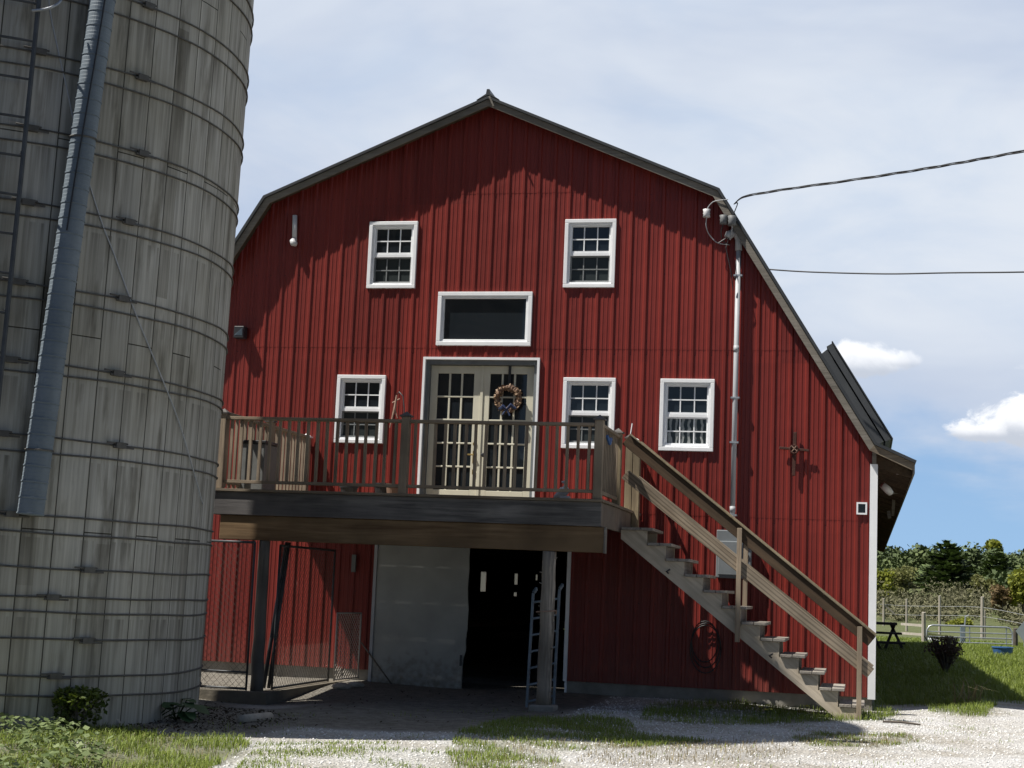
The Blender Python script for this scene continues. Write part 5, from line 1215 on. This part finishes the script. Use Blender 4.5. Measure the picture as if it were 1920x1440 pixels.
# ------------------------------------------------------------------ light
SUN = Vector((-.51, -.285, 1)).normalized()
ld = bpy.data.lights.new('sun', 'SUN'); ld.energy = 5.0; ld.angle = rad(.53); ld.color = (1, .955, .88)
lo_ = bpy.data.objects.new('sun', ld); C.objects.link(lo_); lo_.rotation_euler = SUN.to_track_quat('Z', 'Y').to_euler(); lo_.location = (-20, -15, 30)
wd = bpy.data.worlds.new('World'); S.world = wd; wd.use_nodes = True; ns, ls = wd.node_tree.nodes, wd.node_tree.links
bg = ns['Background']; STR = .05; bg.inputs[1].default_value = STR
sk = ns.new('ShaderNodeTexSky'); sk.sky_type = 'NISHITA'; sk.sun_disc = False; sk.sun_elevation = math.asin(SUN.z); sk.sun_rotation = math.atan2(SUN.x, SUN.y); sk.air_density = .65; sk.dust_density = .4; sk.ozone_density = 1.2
tc = ns.new('ShaderNodeTexCoord'); vec = tc.outputs['Generated']
def mth(op, a, b=None, clamp=False):
    n = ns.new('ShaderNodeMath'); n.operation = op; n.use_clamp = clamp
    for i, v in enumerate((a, b)):
        if v is None: continue
        if hasattr(v, 'is_output'): ls.new(v, n.inputs[i])
        else: n.inputs[i].default_value = v
    return n.outputs[0]
def mrange(v, a, b, c=0, d=1):
    n = ns.new('ShaderNodeMapRange'); n.interpolation_type = 'SMOOTHSTEP'; ls.new(v, n.inputs[0])
    for i, x in enumerate((a, b, c, d)): n.inputs[i+1].default_value = x
    return n.outputs[0]
def dot(v, w):
    n = ns.new('ShaderNodeVectorMath'); n.operation = 'DOT_PRODUCT'; ls.new(v, n.inputs[0]); n.inputs[1].default_value = w; return n.outputs['Value']
sep = ns.new('ShaderNodeSeparateXYZ'); ls.new(vec, sep.inputs[0])
def noise(scale, det=5, stretch=(1,1,1), dist=0, rough=.55):
    mp = ns.new('ShaderNodeMapping'); mp.inputs['Scale'].default_value = stretch; ls.new(vec, mp.inputs[0])
    n = ns.new('ShaderNodeTexNoise'); n.inputs['Scale'].default_value = scale; n.inputs['Detail'].default_value = det; n.inputs['Distortion'].default_value = dist; n.inputs['Roughness'].default_value = rough
    ls.new(mp.outputs[0], n.inputs[0]); return n.outputs[0]
vn = noise(5.5, 6, (1, 1, 2.4), .5)
elev = mth('ADD', sep.outputs[2], mth('MULTIPLY', mth('SUBTRACT', vn, .5), .16))
low_ = mrange(elev, .055, .12)
ahead = mrange(sep.outputs[1], -.1, .7, .0, 1)
thick = mrange(vn, .26, .58, .72, .99)
veil = mth('MULTIPLY', mth('MULTIPLY', low_, ahead), thick)
v2 = noise(3.1, 5, (1,1,2.0), .4)
def cmix(f, a, b):
    mx = ns.new('ShaderNodeMix'); mx.data_type = 'RGBA'; ls.new(f, mx.inputs[0]) if hasattr(f, 'is_output') else None
    for s, v in ((6, a), (7, b)):
        if hasattr(v, 'is_output'): ls.new(v, mx.inputs[s])
        else: mx.inputs[s].default_value = (*[x/STR for x in v], 1)
    return mx.outputs[2]
veilc = cmix(mrange(v2, .33, .67), (.40,.455,.56), (.545,.585,.645))
skc = ns.new('ShaderNodeMix'); skc.data_type = 'RGBA'; skc.blend_type = 'MULTIPLY'; skc.inputs[0].default_value = 1; ls.new(sk.outputs[0], skc.inputs[6]); skc.inputs[7].default_value = (1.0, 1.0, 1.0, 1)
clear = cmix(mrange(sep.outputs[2], 0, .16), (.245,.395,.585), (.20,.33,.535))
base_ = ns.new('ShaderNodeMix'); base_.data_type = 'RGBA'; ls.new(mrange(sep.outputs[1], .2, .8), base_.inputs[0]); ls.new(skc.outputs[2], base_.inputs[6]); ls.new(clear, base_.inputs[7])
col = cmix(veil, base_.outputs[2], veilc)
# small cumulus heads
cn = noise(24, 9, (1,1,1.2), .35, .64)
def puff(px, py, rx, ry, soft_=.5):
    c_ = ray(px, py); c_ = c_/np.linalg.norm(c_); u = np.cross(c_, [0,0,1]); u = u/np.linalg.norm(u); w = np.cross(u, c_)
    a = mth('DIVIDE', dot(vec, tuple(u)), rx/F); b = mth('DIVIDE', dot(vec, tuple(w)), ry/F)
    # flatten the base: below the centre the puff ends sooner
    b = mth('MULTIPLY', b, mrange(b, -.3, .3, 1.7, 1.0))
    r2 = mth('ADD', mth('MULTIPLY', a, a), mth('MULTIPLY', b, b)); r2 = mth('ADD', r2, mth('MULTIPLY', mth('SUBTRACT', cn, .5), 4.2))
    fr = mth('GREATER_THAN', dot(vec, tuple(c_)), .5)
    return mth('MULTIPLY', mrange(r2, 1.0, 1.0-soft_, 0, 1), fr), b
puffs = [puff(1612, 683, 86, 42, .8), puff(1700, 678, 36, 22, .9), puff(1900, 795, 92, 64, .6), pu if False else puff(1832, 808, 56, 34, .7), puff(1950, 790, 70, 60, .35), puff(1925, 690, 45, 14, 1.0)]
for k, (f, b) in enumerate(puffs):
    shade = cmix(mrange(mth('ADD', b, mth('MULTIPLY', mth('SUBTRACT', cn, .5), 1.5)), -.75, .45), (.42,.455,.52), (.78,.79,.81))
    f = mth('MULTIPLY', f, (.9, .5, 1, 1, 1, .35)[k]); col = cmix(f, col, shade)
ls.new(col, bg.inputs[0])
S.view_settings.view_transform = 'Standard'; S.view_settings.look = 'None'; S.view_settings.gamma = 1; S.view_settings.exposure = .48
S.cycles.max_bounces = 6; S.cycles.use_denoising = True
